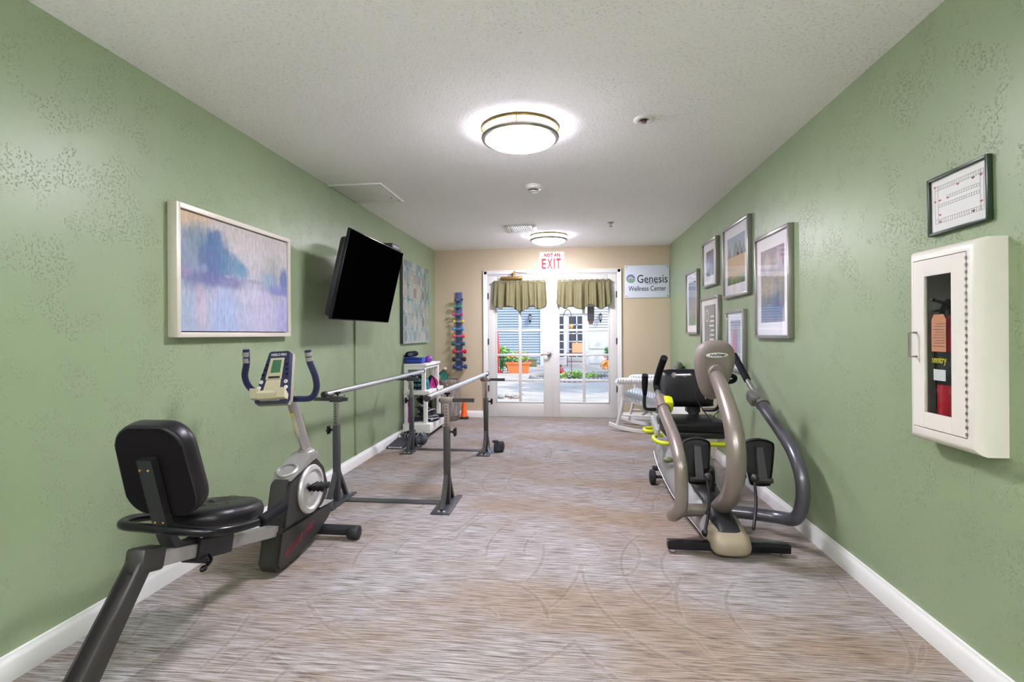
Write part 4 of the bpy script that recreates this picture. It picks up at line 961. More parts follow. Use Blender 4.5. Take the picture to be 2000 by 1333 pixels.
# console head seen from the back
hc = Vector((nx+.008, 3.210, .985)); HM = Matrix.Translation(hc) @ Matrix.Rotation(-.02, 4, 'Y') @ Matrix.Rotation(math.radians(8), 4, 'X') @ Matrix.Rotation(math.radians(4), 4, 'Z')
ho = [(-.060, .150), (.0, .158), (.060, .150), (.100, .120), (.118, .07), (.112, .01), (.086, -.06), (.060, -.11), (.03, -.15), (-.03, -.165), (-.075, -.13), (-.103, -.06), (-.118, .01), (-.118, .07), (-.100, .120)]
ho = [(p.x, p.y*1.13) for p in smooth_path([(a, b_, 0) for a, b_ in ho], 3, True)]
def hp(a, u, n): return HM @ Vector((a, -n, u))
b = MB().loft([[hp(p[0]*s, p[1]*s, n) for p in ho] for s, n in ((.55, .036), (.80, .033), (.93, .024), (.99, .008), (1.0, -.010), (.97, -.026))])
hd = b.build('console_head', 'taupe', t, ang=60)
M['headp'] = mat('taupe_plastic', '7A6F69', .5, bump=.06, bscale=700); hd.data.materials[0] = M['headp']
MB().loft([[hp(p[0]*s, p[1]*s, n) for p in ho] for s, n in ((.96, -.027), (.90, -.032))]).build('console_bezel', 'black', hd)
def oval(rx, rz, cu, n0, n1, m_, nm): MB().loft([[hp(rx*math.cos(a)*s, cu+rz*math.sin(a)*s, n) for a in [q*PI/18 for q in range(36)]] for s, n in ((1, n0), (1, n1), (.96, n1+.001))]).build(nm, m_, hd)
oval(.074, .0195, .094, .028, .0345, 'olive', 'badge_rim'); oval(.066, .0155, .094, .034, .0365, 'matb', 'badge_plate')
xa = (HM.to_3x3() @ X); ya = (HM.to_3x3() @ Z)
MB().text('NuStep', hp(.002, .094, .0375), xa, ya, .092, .019, .0008, bold=.03, shear=.25).build('badge_lettering', 'blacki', hd, smooth=False)
b = MB()
for a in (-.072, .076): b.loft([[hp(a+.0065*math.cos(q*PI/6), .062+.0055*math.sin(q*PI/6), n) for q in range(12)] for n in (.02, .0335)])
b.build('screw_recess', 'blacki', hd)
b = MB()
for a, u in ((.0, .062), (-.004, .038), (-.055, -.020)): b.ell(hp(a, u, .0355), (.0045, .0045, .0045))
b.build('screw_head', 'chrome', hd)
b = MB().loft([[hp(-.004+r*math.cos(q*PI/14), -.01+r*math.sin(q*PI/14), n) for q in range(28)] for r, n in ((.061, .030), (.061, .0375), (.050, .041), (.044, .055))])
b.build('column_flange', 'headp', hd)
# heart-rate grip loop projecting beside the head
MB().tube([(nx+.03, 3.22, .952), (nx+.09, 3.235, .950), (nx+.135, 3.25, .937), (nx+.135, 3.26, .915), (nx+.10, 3.255, .905), (nx+.03, 3.245, .908)], .0135, 12).build('side_grip', 'foam', hd)
MB().tube([(nx-.12, 3.40, .93), (nx-.17, 3.52, .925), (nx-.11, 3.30, .945)], .007, 10, sm=False).ell((nx-.17, 3.52, .925), (.018, .018, .018)).build('contact_sensor', 'silverl', hd)
# jagged torn label hanging behind the head
MB().prism([(-.05, .06), (.02, .06), (.03, -.06), (.015, -.045), (.008, -.075), (-.008, -.048), (-.02, -.075), (-.032, -.04)], (nx-.020, 3.235, .875), X, Z, .002).build('hanging_tag', 'matb', hd, smooth=False)
# arms. left: x~.6, right: x~1.24
LA = [(.80, 3.115, .165), (.68, 3.10, .165), (.60, 3.05, .165), (.575, 2.965, .180), (.60, 2.90, .245), (.605, 2.90, .38), (.604, 2.93, .50), (.602, 3.08, .60), (.600, 3.26, .665), (.600, 3.40, .715), (.600, 3.52, .765)]
la = MB().tube(LA, .0365, 18, n=6).build('swing_arm', 'taupe', t)
MB().tube([(.600, 3.50, .755), (.600, 3.74, .865)], .017, 14, sm=False).build('telescopic_tube', 'pewter', la)
MB().tube([(.600, 3.62, .81), (.597, 3.64, .86), (.604, 3.56, .95), (.616, 3.45, 1.045)], .023, 14, n=6).build('foam_grip', 'foam', la)
MB().tube([(.600, 3.40, .715), (.600, 3.51, .765)], .043, 18, sm=False).build('clamp_collar', 'taupe', la)
MB().box((.603, 3.40, .690), (.668, 3.50, .785), .022, rot=(.4, .1, 0)).build('clamp_lever', 'lime', la)
RA = [(.93, 3.115, .165), (1.06, 3.09, .160), (1.16, 3.05, .160), (1.222, 2.97, .180), (1.245, 2.935, .260), (1.248, 2.93, .40), (1.243, 3.03, .535), (1.240, 3.23, .635), (1.240, 3.42, .710), (1.240, 3.55, .775)]
ra = MB().tube(RA, .0365, 18, n=6).build('swing_arm', 'taupe', t)
M['armd'] = mat('graphite_metallic_paint', '55545A', .3, metal=.45, coat=.3); ra.data.materials[0] = M['armd']
MB().tube([(1.240, 3.53, .765), (1.240, 3.80, .890)], .017, 14, sm=False).build('telescopic_tube', 'pewter', ra)
MB().tube([(1.240, 3.76, .872), (1.240, 4.05, 1.035)], .024, 14, sm=False).build('foam_grip', 'foam', ra)
MB().tube([(1.240, 3.47, .735), (1.240, 3.60, .795)], .043, 18, sm=False).build('clamp_collar', 'pewter', ra)
MB().box((1.165, 3.47, .735), (1.225, 3.575, .815), .02, rot=(.4, -.1, 0)).build('clamp_lever', 'pewter', ra)
b = MB()
for k in range(6): b.ell((.600, 3.575+k*.022, .775+k*.0101+.0), (.0185, .004, .004)).ell((1.240, 3.615+k*.022, .791+k*.0102+.0), (.0185, .004, .004))
b.build('length_marks', 'blacki', t)
# foot pedals seen from behind
def footp(cx, cy, z0, z1, wt, wb, sx):
    lean = .10; pts = [(-wb/2, z0+.03), (-wb/2+.02, z0), (wb/2-.02, z0), (wb/2, z0+.03), (wt/2+.004, z1-.05), (wt/2-.012, z1-.014), (.02, z1), (-.02, z1), (-wt/2+.012, z1-.014), (-wt/2-.004, z1-.05)]
    zc = (z0+z1)/2; pts = [(p.x, p.y) for p in smooth_path([(a, b_, 0) for a, b_ in pts], 3, True)]
    def q(a, z, n): return Vector((cx+a, cy+(z-zc)*lean-n, z))
    b = MB().loft([[q(p[0]*s, zc+(p[1]-zc)*s, n) for p in pts] for s, n in ((.90, -.004), (.98, .012), (1.0, .004), (1.0, -.020), (.96, -.028))], cap=True)
    pd = b.build('foot_pedal', 'black', t, ang=50)
    MB().loft([[q(a*f, z, n) for a, n in ((-.021, .0), (-.021, .018+h), (.021, .018+h), (.021, .0))] for z, f, h in ((z1-.045, .9, .0), (z1-.10, 1, .008), (zc-.02, 1.05, .020), (z0+.06, 1.15, .034), (z0+.035, 1.15, .036))]).build('pedal_strut', 'charcoal', pd, ang=50)
    hx = cx+sx*.02
    MB().cyl(q(-.05, z0+.04, .04), q(.055, z0+.04, .04), .016).ell(q(.045 if sx < 0 else -.045, z0+.055, .05), (.024, .024, .026)).build('pivot_joint', 'charcoal', pd)
    return q
q1 = footp(.755, 3.17, .305, .575, .150, .115, -1)
q2 = footp(1.110, 3.17, .305, .575, .165, .120, 1)
MB().tube([(.795, 3.12, .37), (.790, 3.04, .24), (.745, 2.95, .105)], [.0075, .009, .008], 10).ell((.742, 2.945, .095), (.020, .020, .022)).cyl((.742, 2.945, .09), (.78, 2.945, .09), .008).build('link_rod', 'black', t)
MB().tube([(1.062, 3.12, .37), (1.045, 3.04, .24), (1.000, 2.95, .12)], [.0075, .009, .009], 10).build('link_rod', 'black', t)
MB().tube([(.800, 3.15, .375), (.835, 3.22, .385), (.865, 3.27, .36), (.875, 3.29, .27), (.872, 3.30, .17)], .017, 12).build('pedal_arm', 'black', t)
MB().tube([(1.03, 3.18, .35), (.985, 3.26, .34), (.955, 3.28, .26), (.93, 3.29, .17)], .017, 12).build('pedal_arm', 'black', t)
# rear wheels
for x in (.652, 1.085):
    MB().lathe([(0, -.022), (.045, -.022), (.056, -.016), (.058, 0), (.056, .016), (.045, .022), (0, .022)], (x, 4.19, .059), (1, 0, 0), 24).build('transport_wheel', 'rubber', t)
MB().cyl((.655, 4.19, .059), (1.085, 4.19, .059), .012).cyl((.655, 4.22, .12), (1.085, 4.22, .12), .02).build('wheel_axle', 'steeld', t)
# seat
sy = 3.74
MB().box((.672, sy, .495), (1.108, sy+.40, .575), .028, seg=4).build('seat_cushion', 'vinyl', t, ang=60)
MB().box((.690, sy+.02, .452), (1.090, sy+.36, .498), .012).build('seat_base', 'black', t)
MB().box((.80, sy+.04, .40), (.94, sy+.30, .455), .01).build('seat_post', 'black', t)
MB().box((.62, sy+.10, .47), (.655, sy+.33, .545), .012, rot=(.35, 0, 0)).build('side_cover', 'silverl', t)
bk_c = Vector((.880, 4.13, .775)); rings = []
BR = Matrix.Translation(bk_c) @ Matrix.Rotation(math.radians(-9), 4, 'X')
bo = [(-.180, .105), (-.14, .142), (0, .150), (.14, .142), (.180, .105), (.215, -.06), (.215, -.115), (.18, -.142), (-.18, -.142), (-.215, -.115), (-.215, -.06)]
bo = [(p.x, p.y) for p in smooth_path([(a, b_, 0) for a, b_ in bo], 3, True)]
for s, n in ((.7, -.030), (.93, -.022), (1.0, .0), (1.0, .022), (.95, .034)):
    rings.append([BR @ Vector((p[0]*s, n+abs(p[0])*-.12, p[1]*s)) for p in bo])
MB().loft(rings).build('seat_back', 'vinyl', t, ang=70)
MB().box((.905, 4.10, .585), (1.005, 4.20, .672), .012).cyl((.955, 4.12, .57), (.955, 4.12, .60), .04).build('recline_hinge', 'black', t)
# arm paddles either side of the seat
for sx, xp in ((-1, .560), (1, 1.115)):
    MB().tube([(xp, 3.92, .895), (xp, 3.94, .83), (xp+.004, 3.97, .74)], [.030, .032, .020], 14, flat=(.75, 1), n=4).build('arm_pad', 'foam', t)
    MB().tube([(xp+.003, 3.96, .76), (xp+.003, 3.99, .68), (xp-sx*.02, 4.03, .625), (xp-sx*.10, 4.08, .615)], .013, 10).build('arm_pad_tube', 'black', t)
# lime handles under the seat
MB().tube([(1.10, 3.66, .437), (.80, 3.66, .437), (.66, 3.66, .438), (.615, 3.70, .44), (.60, 3.78, .445), (.62, 3.86, .45), (.68, 3.88, .45)], .0155, 12).build('seat_slide_handle', 'lime', t)
MB().tube([(.66, 4.0, .462), (.60, 3.98, .46), (.570, 4.02, .46), (.585, 4.10, .46), (.66, 4.13, .462)], .0155, 12).build('swivel_handle', 'lime', t)
MB().tube([(.735, 3.58, .315), (.70, 3.56, .335), (.675, 3.55, .345)], .008, 10).ell((.655, 3.545, .352), (.034, .018, .020)).build('resistance_lever', 'olive', t)
# model lettering on the flank and emblem swirl
MB().text('T4r', (nx-.128, 3.30, .115), -Y, Z, .10, .045, .001, bold=.01, shear=.15).build('flank_lettering', 'silverl', t, smooth=False)
b = MB()
for r, z0 in ((.05, 1), (.035, -1)): b.tube([(nx-.196, 4.02+r*math.cos(a*z0)*.8, .24+r*math.sin(a*z0)) for a in [q*.35 for q in range(9)]], .003, 6, n=2)
b.build('flank_emblem', 'silverl', t)
# cables from the head to the seat
MB().tube([(.795, 3.20, .93), (.782, 3.24, .88), (.775, 3.28, .83), (.800, 3.34, .775), (.87, 3.44, .69), (.935, 3.55, .625), (.955, 3.60, .60), (.99, 3.66, .64), (1.03, 3.70, .66)], .0035, 8).build('data_cable', 'cable', t)
MB().tube([(nx+.01, 3.26, .88), (.95, 3.34, .80), (.965, 3.42, .72), (1.01, 3.52, .66), (1.07, 3.62, .59)], .0035, 8).build('data_cable', 'cable', t)
# ============================================================ white rolling cart and what it carries
x0, x1, y0, y1 = -1.945, -1.690, 5.86, 6.50
t = thing('storage_cart', 'white painted wooden rolling cart with three shelves in the far left corner', 'cart', (-1.80, 6.18, 0))
MB().box((x0-.0, y0-.01, .835), (x1+.02, y1+.01, .862), .004).build('top_shelf', 'white', t)
MB().box((x0, y0-.02, .500), (x1+.055, y1+.02, .545), .004).build('middle_shelf', 'white', t)
MB().box((x0, 5.80, .060), (-1.615, 6.56, .165), .005).build('base_box', 'white', t)
b = MB()
for px in (x0+.02, x1-.02):
    for py in (y0+.02, y1-.02):
        MB().box((px-.022, py-.022, .545), (px+.022, py+.022, .836), .003).build('post', 'white', t)
        MB().box((px-.022+(.02 if px > x0+.1 else 0), py-.022, .165), (px+.022+(.02 if px > x0+.1 else 0), py+.022, .501), .003).build('post', 'white', t)
b = MB()
b.box((x0, y0, .795), (x1, y0+.018, .836), .002).box((x1-.018, y0, .80), (x1, y1, .836), .002)
b.build('apron', 'white', t)
b = MB()
for k in range(3): b.box((x0+.075+k*.055, y1-.016, .545), (x0+.100+k*.055, y1-.004, .836), .002)
b.build('back_slats', 'white', t)
for cx_, cy_ in ((-1.90, 5.85), (-1.665, 5.85), (-1.90, 6.50), (-1.665, 6.50)):
    c = MB().lathe([(0, -.011), (.024, -.011), (.028, -.006), (.028, .006), (.024, .011), (0, .011)], (cx_, cy_, .029), (1, .2, 0), 20).build('caster_wheel', 'rubber', t)
    MB().box((cx_-.016, cy_-.014, .03), (cx_-.012, cy_+.014, .06)).box((cx_+.012, cy_-.014, .03), (cx_+.016, cy_+.014, .06)).lathe([(0, 0), (.010, 0), (.010, .0165), (0, .0165)], (cx_-.008, cy_, .029), (1, .2, 0), 12).build('caster_fork', 'chrome', c)
M['mat_blue'] = mat('blue_foam_mat', '1E3E96', .5, bump=.15, bscale=60)
b = MB().box((-1.955, 5.90, .864), (-1.735, 6.20, .925), .028, seg=4)
b.tube([(-1.95, 5.905, .925), (-1.84, 5.90, .932), (-1.735, 5.905, .920)], .012, 10)
tag(b.build('folded_exercise_mat', 'mat_blue', origin=(-1.84, 6.05, .863), ang=70), 'folded royal blue exercise mat on top of the white cart', 'exercise mat')
M['slate'] = mat('slate_grey_cloth', '5A6A7C', .8)
b = MB().tube([(-1.90, 5.93, .972), (-1.895, 6.12, .974)], .040, 18, flat=(1.25, .85), sm=False)
b.tube([(-1.955, 5.96, .945), (-1.93, 5.95, .965), (-1.90, 5.95, .985)], .018, 10)
o = tag(b.build('rolled_knee_brace', 'foam', origin=(-1.9, 6, .93), ang=70), 'black rolled brace lying on the blue exercise mat', 'brace')
MB().tube([(-1.885, 5.922, .972), (-1.884, 5.940, .972)], .0285, 16, flat=(1.2, .8), sm=False).build('grey_lining', 'slate', o)
M['ballp'] = mat('purple_ball', '8B3FA6', .35, noise_amt=.25, nscale=30)
tag(MB().ell((-1.715, 6.12, .908), (.044, .044, .044)).build('exercise_ball', 'ballp', origin=(-1.715, 6.12, .908)), 'small marbled purple ball on top of the white cart', 'ball')
# cuff weights stacked on the middle shelf
M['tealc'] = mat('teal_neoprene', '1B8088', .7, bump=.2, bscale=400); M['tealn'] = mat('dark_blue_neoprene', '2F4C78', .7, bump=.2, bscale=400)
cuffs = [(.575, 5.985, 'tealc', 'lowest of the three stacked cuffs'), (.637, 5.985, 'tealc', 'middle of the three stacked cuffs'), (.697, 6.01, 'tealn', 'topmost of the three stacked cuffs')]
for z, yy, mm, w in cuffs:
    dx = 0 if mm == 'tealc' else .012
    c = thing('cuff_weight', ('teal' if mm == 'tealc' else 'dark blue')+' cuff weight on the middle cart shelf, '+w, 'cuff weight', (-1.80+dx, yy, z-.03), 'cuff weights on the cart')
    b = MB(); s = 1.0 if mm == 'tealc' else .82
    for k in range(4): b.ell((-1.875+dx+.047*k*s+.004, yy, z), (.026, .055, .028))
    b.box((-1.895+dx, yy-.045, z-.018), (-1.725+dx-(1-s)*.1, yy+.045, z+.018), .015); b.build('sand_pouches', mm, c, ang=70)
    MB().box((-1.885+dx, yy-.060, z-.011), (-1.76+dx, yy-.052, z+.011), .003).box((-1.83+dx, yy-.0625, z-.014), (-1.79+dx, yy-.055, z+.014), .003).build('strap', 'foam', c)
M['pinkc'] = mat('pink_band_cloth', 'C9348F', .7)
c = thing('hand_strap', 'pink and black exercise strap hanging over the middle shelf of the white cart', 'exercise strap', (-1.70, 6.18, .546))
b = MB()
for k in range(4): b.tube([(-1.71+.01*k, 6.12+.03*k, .56), (-1.69, 6.13+.03*k, .64+.01*k), (-1.685+.006*k, 6.16+.03*k, .70-.015*k), (-1.67+.01*k, 6.17+.03*k, .60), (-1.66, 6.18+.02*k, .553)], .011, 8, flat=(1.6, .5))
b.build('pink_webbing', 'pinkc', c)
MB().tube([(-1.72, 6.10, .60), (-1.69, 6.13, .70), (-1.655, 6.17, .64), (-1.645, 6.20, .555), (-1.628, 6.20, .52)], .012, 8, flat=(1.5, .5)).build('black_webbing', 'foam', c)
tag(MB().cyl((-1.775, 6.35, .547), (-1.70, 6.30, .80), .006).tube([(-1.775, 6.35, .55), (-1.77, 6.352, .57)], .012, 10, sm=False).build('white_rod', 'white', origin=(-1.775, 6.35, .547)), 'thin white rod leaning inside the middle shelf of the white cart', 'rod')
tag(MB().lathe([(.0, 0), (.03, 0), (.032, .006), (.030, .09), (.022, .11), (.014, .12), (.014, .14), (0, .142)], (-1.72, 6.04, .546), seg=18).build('water_bottle', 'tealp', origin=(-1.72, 6.04, .546)), 'teal bottle standing at the front right post of the middle cart shelf', 'bottle')
c = thing('large_dumbbell', 'magenta dumbbell standing on end on the lowest cart shelf', 'dumbbell', (-1.885, 5.90, .165))
MB().cyl((-1.885, 5.90, .22), (-1.885, 5.90, .36), .022).build('grip', 'magenta', c)
for z0 in (.166, .355): MB().lathe([(0, 0), (.030, .0), (.040, .01), (.040, .060), (.032, .070), (0, .07)], (-1.885, 5.90, z0), seg=8).build('weight_head', 'magenta', c, ang=30)
# ankle weights heaped on the lowest shelf
M['cloth_g'] = mat('charcoal_weight_cloth', '2C2D33', .75, bump=.3, bscale=300, noise_amt=.3)
M['strapw'] = mat('pale_grey_strap', 'A9A9AE', .6)
rr = random.Random(4)
labs = ['rightmost on the cart edge', 'highest of the heap', 'behind the magenta dumbbell', 'in the middle of the heap', 'pushed against the back of the shelf', 'under the others at the right', 'lying flat near the front post']
for k, (cx_, cy_, cz_, rz) in enumerate([(-1.655, 5.99, .192, .2), (-1.78, 6.02, .315, -.5), (-1.80, 5.99, .200, .9), (-1.74, 6.12, .275, .3), (-1.82, 6.33, .205, 1.2), (-1.66, 6.26, .195, -.2), (-1.72, 6.15, .198, .1)]):
    c = thing('ankle_weight', 'black cloth ankle weight on the lowest cart shelf, '+labs[k], 'ankle weight', (cx_, cy_, cz_), 'ankle weights on the lowest cart shelf', rotz=rz, local=True)
    b = MB(); n = 5
    for q in range(n):
        a = (q-(n-1)/2)*.42
        b.ell((.075*math.sin(a), .06*(1-math.cos(a)), 0), (.022, .048, .026), (0, 0, -a))
    b.build('sand_pouches', 'cloth_g', c, ang=70)
    b = MB().tube([(-.085, -.02, .012), (-.04, -.052, .02), (.02, -.052, .012), (.085, -.015, .018), (.10, .03, .0)], .010, 8, flat=(1.5, .35))
    b.build('strap', 'strapw' if k in (0, 3, 6) else 'foam', c)
    if k in (0, 3): MB().box((.0, -.060, -.006), (.03, -.052, .026), .003).build('buckle', 'chrome', c)
# black pouch heap item above
c = tag(MB().ell((-1.80, 6.18, .40), (.07, .11, .055)).ell((-1.75, 6.08, .385), (.05, .05, .045)).tube([(-1.84, 6.02, .42), (-1.78, 6.0, .455), (-1.73, 6.05, .43)], .010, 8).build('black_pouch', 'cloth_g', origin=(-1.8, 6.15, .35), ang=70), 'black cloth pouch on top of the ankle weights', 'pouch')
# pulley boards on the carpet below the cart
M['board'] = mat('black_ribbed_board', '33343A', .8, bump=.4, bscale=200)
c = thing('resistance_board', 'black wedge exercise board lying on the carpet by the left baseboard', 'exercise board', (-1.83, 5.42, 0))
MB().prism([(5.24, .002), (5.60, .002), (5.60, .050), (5.24, .022)], (-1.935, 0, 0), Y, Z, .180, .004).build('board', 'board', c)
MB().cyl((-1.91, 5.232, .014), (-1.775, 5.232, .014), .0085).ell((-1.90, 5.232, .014), (.014, .012, .012)).ell((-1.775, 5.232, .014), (.014, .012, .012)).build('front_roller', 'chrome', c)
b = MB()
for k in range(5): b.tube([(-1.90+.035*k, 5.50, .052), (-1.885+.035*k, 5.47, .09), (-1.87+.035*k, 5.50, .115), (-1.86+.035*k, 5.53, .08), (-1.875+.035*k, 5.52, .054)], .0035, 6)
b.build('wire_hooks', 'chrome', c)
b = MB().tube([(-1.73, 5.53, .13), (-1.76, 5.63, .12), (-1.85, 5.65, .09), (-1.90, 5.63, .07), (-1.80, 5.63, .045), (-1.72, 5.64, .03)], .018, 10)
tag(b.build('coiled_resistance_tube', 'cable', origin=(-1.8, 5.55, .04)), 'coil of black resistance tubing behind the wedge board', 'resistance tube')
b = MB().ell((-1.62, 5.52, .062), (.055, .095, .058), (.2, 0, .35)).ell((-1.66, 5.46, .05), (.04, .05, .045))
c = tag(b.build('stuffed_bag', 'slate', origin=(-1.63, 5.5, 0), ang=70), 'slate grey rolled bag on the carpet behind the far left post of the bars', 'bag')
M['slate2'] = mat('dark_grey_bag_cloth', '43464E', .8, bump=.3, bscale=300); c.data.materials[0] = M['slate2']
MB().tube([(-1.67, 5.44, .09), (-1.63, 5.45, .14), (-1.59, 5.48, .09)], .006, 8).build('carry_loop', 'strapw', c)
# weight bag on the carpet by the far right post
b = MB(); 
for k in range(3): b.ell((-.752+.028*k, 5.19+.012*k, .055), (.026, .055, .056))
b.box((-.775, 5.14, .004), (-.70, 5.24, .06), .02).ell((-.76, 5.18, .110), (.035, .025, .016))
c = tag(b.build('sandbag_weight', 'cloth_g', origin=(-.75, 5.19, 0), ang=70), 'black sandbag weight leaning on the far right post of the parallel bars', 'weight bag')
b = MB().tube([(-.80, 5.13, .095), (-.815, 5.11, .06), (-.815, 5.10, .03), (-.79, 5.10, .006), (-.765, 5.12, .004)], .0028, 6).tube([(-.82, 5.125, .10), (-.825, 5.10, .05), (-.80, 5.09, .012)], .0028, 6)
b.build('chain', 'strapw', c)
# ------------------------------------------------------------ barrel, birdhouse, cone
bx_, by_, BR_ = -1.748, 7.090, .205
t = thing('wooden_barrel', 'weathered grey wooden barrel in the far left corner behind the cart', 'barrel', (bx_, by_, 0))
m = M['staves'] = mat('weathered_staves', '7E7874', .85); t_ = NT(m); o = t_.obj(); x_, y_, z_ = t_.sep(o)
ang = t_.math('ARCTAN2', y_, x_); st_ = t_.math('FRACT', t_.math('MULTIPLY', ang, 18/(2*PI)))
gap = t_.ramp(t_.math('ABSOLUTE', t_.math('SUBTRACT', st_, .5)), [(.44, 0.0), (.49, 1.0)])
gr = t_.noise(t_.vmul(o, (30, 30, 4)), 1.0, 4, .7)
t_.base(t_.mix(gap, t_.ramp(gr, [(.3, '5E524B'), (.5, '847B76'), (.7, 'A6A19E')]), lin('2E2724')))
t_.bump(t_.math('SUBTRACT', gr, t_.math('MULTIPLY', gap, 2.0)), .5, .01)
MB().lathe([(0, .012), (.180, .012), (.186, 0), (.192, .0), (.200, .15), (BR_, .30), (.203, .42), (.192, .575), (.182, .575), (.180, .555), (0, .555)], (bx_, by_, 0), seg=36).build('staves', 'staves', t, ang=50)
M['band'] = mat('tarnished_band', '7A705F', .5, metal=.5, bump=.3, bscale=80)
for z, r0, r1 in ((.015, .194, .199), (.485, .2015, .1975)):
    bnd = MB().lathe([(r0, 0), (r0+.003, .0), (r1+.003, .06), (r1, .06)], (bx_, by_, z), seg=36).build('hoop', 'band', t)
    b = MB()
    for a in (-100, -70, -35): b.ell((bx_+(r0+.004)*math.cos(math.radians(a)), by_+(r0+.004)*math.sin(math.radians(a)), z+.032), (.007, .007, .007))
    b.build('rivet', 'silverl', bnd)
t = thing('birdhouse', 'small teal birdhouse with a brown roof on top of the wooden barrel', 'birdhouse', (-1.735, 6.975, .577))
M['bteal'] = mat('turquoise_paint', '3FA796', .6); M['broof'] = mat('brown_bark_roof', '5A4632', .85, bump=.5, bscale=60)
hp_ = [(-.036, 0), (.036, 0), (.056, .085), (0, .135), (-.056, .085)]
MB().prism(hp_, (-1.735, 6.94, .577), X, Z, -.0+.001).prism(hp_, (-1.735, 7.02, .577), X, Z, .078, .002).build('box', 'bteal', t)
b = MB().beam((-1.735, 6.90, .715), (-1.735, 7.03, .715), .001, .001)
b = MB()
for s in (-1, 1): b.prism([(0, 0), (.085, -.076), (.085, -.066), (0, .012)], (-1.735, 7.035, .715), X*s, Z, .13*s)
b.build('roof', 'broof', t)
MB().lathe([(.0, .0), (.013, 0), (.013, .001), (0, .001)], (-1.735, 6.941, .645), (0, -1, 0), 18).build('entrance_hole', 'blacki', t, smooth=False)
MB().lathe([(.0135, .0), (.019, 0), (.019, .002), (.0135, .002)], (-1.735, 6.941, .645), (0, -1, 0), 18).build('hole_ring', 'poty', t, smooth=False)
b = MB()
for k in range(6): b.ell((-1.715+.012*math.cos(k), 6.95, .735+.010*math.sin(k)), (.012, .010, .010))
b.build('white_ornament', 'white', t)
t = thing('traffic_cone', 'small bright orange cone on the floor beside the wooden barrel', 'cone', (-1.505, 7.20, 0))
MB().lathe([(.052, .030), (.050, .034), (.040, .09), (.022, .27), (.018, .29), (.014, .29), (.010, .27)], (-1.505, 7.20, 0), seg=28).build('cone_body', 'orange', t)
MB().box((-1.560, 7.14, .0), (-1.445, 7.26, .022), .012).lathe([(.058, .018), (.052, .034), (0, .034)], (-1.505, 7.20, 0), seg=28).build('cone_base', 'black', t)
# ------------------------------------------------------------ wall air conditioner behind the trainer
t = thing('wall_air_conditioner', 'beige and white low air conditioner unit on the right wall, behind the cross trainer seat', 'air conditioner', (XR, 5.55, 0))
M['almond'] = mat('almond_steel', 'C9C2AE', .45)
MB().box((1.190, 5.06, .004), (XR-.001, 6.14, .60), .006).build('cabinet', 'almond', t)
MB().box((1.165, 5.07, .05), (1.191, 6.13, .47), .006).build('front_panel', 'white', t)
b = MB()
for k in range(12): b.box((1.20, 5.10+k*.085, .597), (1.34, 5.16+k*.085, .604), .001)
b.build('outlet_grille', 'tan', t)
# ------------------------------------------------------------ wicker rocking chair (local: +x is the front of the chair)
rk = thing('rocking_chair', 'white painted wicker rocking chair with pale cushion, in the far right corner', 'rocking chair', (.985, 6.55, 0), rotz=math.radians(157), local=True)
M['wick'] = mat('white_wicker_paint', 'D9DAD8', .55, bump=.3, bscale=150)
M['weave'] = mat('open_weave', 'C2C4C6', .6)
def rz_(x): return .022+(x-.04)**2*.42
for sy_ in (-1, 1):
    pts = [Vector((x, sy_*.255, rz_(x))) for x in [-.42+.045*k for k in range(20)]]
    b = MB(); b.loft([[p+Vector((0, .017, -.02)), p+Vector((0, -.017, -.02)), p+Vector((0, -.017, .018)), p+Vector((0, .017, .018))] for p in pts])
    b.build('rocker', 'wick', rk, ang=40)
    MB().tube([(.335, sy_*.25, rz_(.335)+.015), (.295, sy_*.25, .22), (.262, sy_*.25, .395), (.255, sy_*.25, .60)], .0185, 12).build('leg', 'wick', rk)
    MB().tube([(-.19, sy_*.25, rz_(-.19)+.015), (-.19, sy_*.25, .22), (-.20, sy_*.25, .40), (-.235, sy_*.24, .62)], .0185, 12).build('leg', 'wick', rk)
    MB().cyl((.30, sy_*.25, .20), (-.19, sy_*.25, .21), .010).build('stretcher', 'wick', rk)
    MB().tube([(.28, sy_*.25, .28), (.255, sy_*.235, .34), (.18, sy_*.22, .378)], .009, 8).build('corner_brace', 'wick', rk)
    # rolled arm wrapped with cane
    ap = [(.32, sy_*.275, .590), (.30, sy_*.275, .618), (.22, sy_*.278, .628), (.0, sy_*.28, .632), (-.20, sy_*.275, .640), (-.28, sy_*.25, .69)]
    b = MB().tube(ap, .030, 14, flat=(1.25, .8))
    for k in range(16):
        x = .30-.033*k; b.tube([(x+.006, sy_*.279+.037*math.cos(a), .625+(.3-x)*.03+.026*math.sin(a)) for a in [q*PI/4 for q in range(8)]], .007, 6, closed=True, n=2)
    b.build('arm', 'wick', rk)
    # lattice side panel above a sloping woven skirt
    def sz(x, z): return z+(x-.02)*.26
    b = MB()
    for k in range(15):
        x = .25-.032*k
        for dd in (-.05, .05): b.tube([(x, sy_*.258, sz(x, .42)), (max(-.24, min(.26, x+dd)), sy_*.262, .62)], .0028, 6, sm=False)
    for k in range(20): b.tube([(.25-.0235*k, sy_*.255, sz(.25-.0235*k, .325)), (.25-.0235*k, sy_*.258, sz(.25-.0235*k, .43))], .0045, 6, sm=False)
    b.beam((.265, sy_*.255, sz(.265, .335)), (-.215, sy_*.255, sz(-.215, .335)), .014, .020, .003).beam((.265, sy_*.258, sz(.265, .425)), (-.215, sy_*.258, sz(-.215, .425)), .012, .014, .003)
    b.build('woven_side', 'weave', rk)
MB().cyl((.04, -.25, .21), (.04, .25, .21), .012).cyl((.04, 0, .21), (.10, .02, .35), .012).cyl((.05, 0, .30), (-.17, -.22, .12), .011).cyl((.05, 0, .30), (-.17, .22, .12), .011).build('under_brace', 'wick', rk)
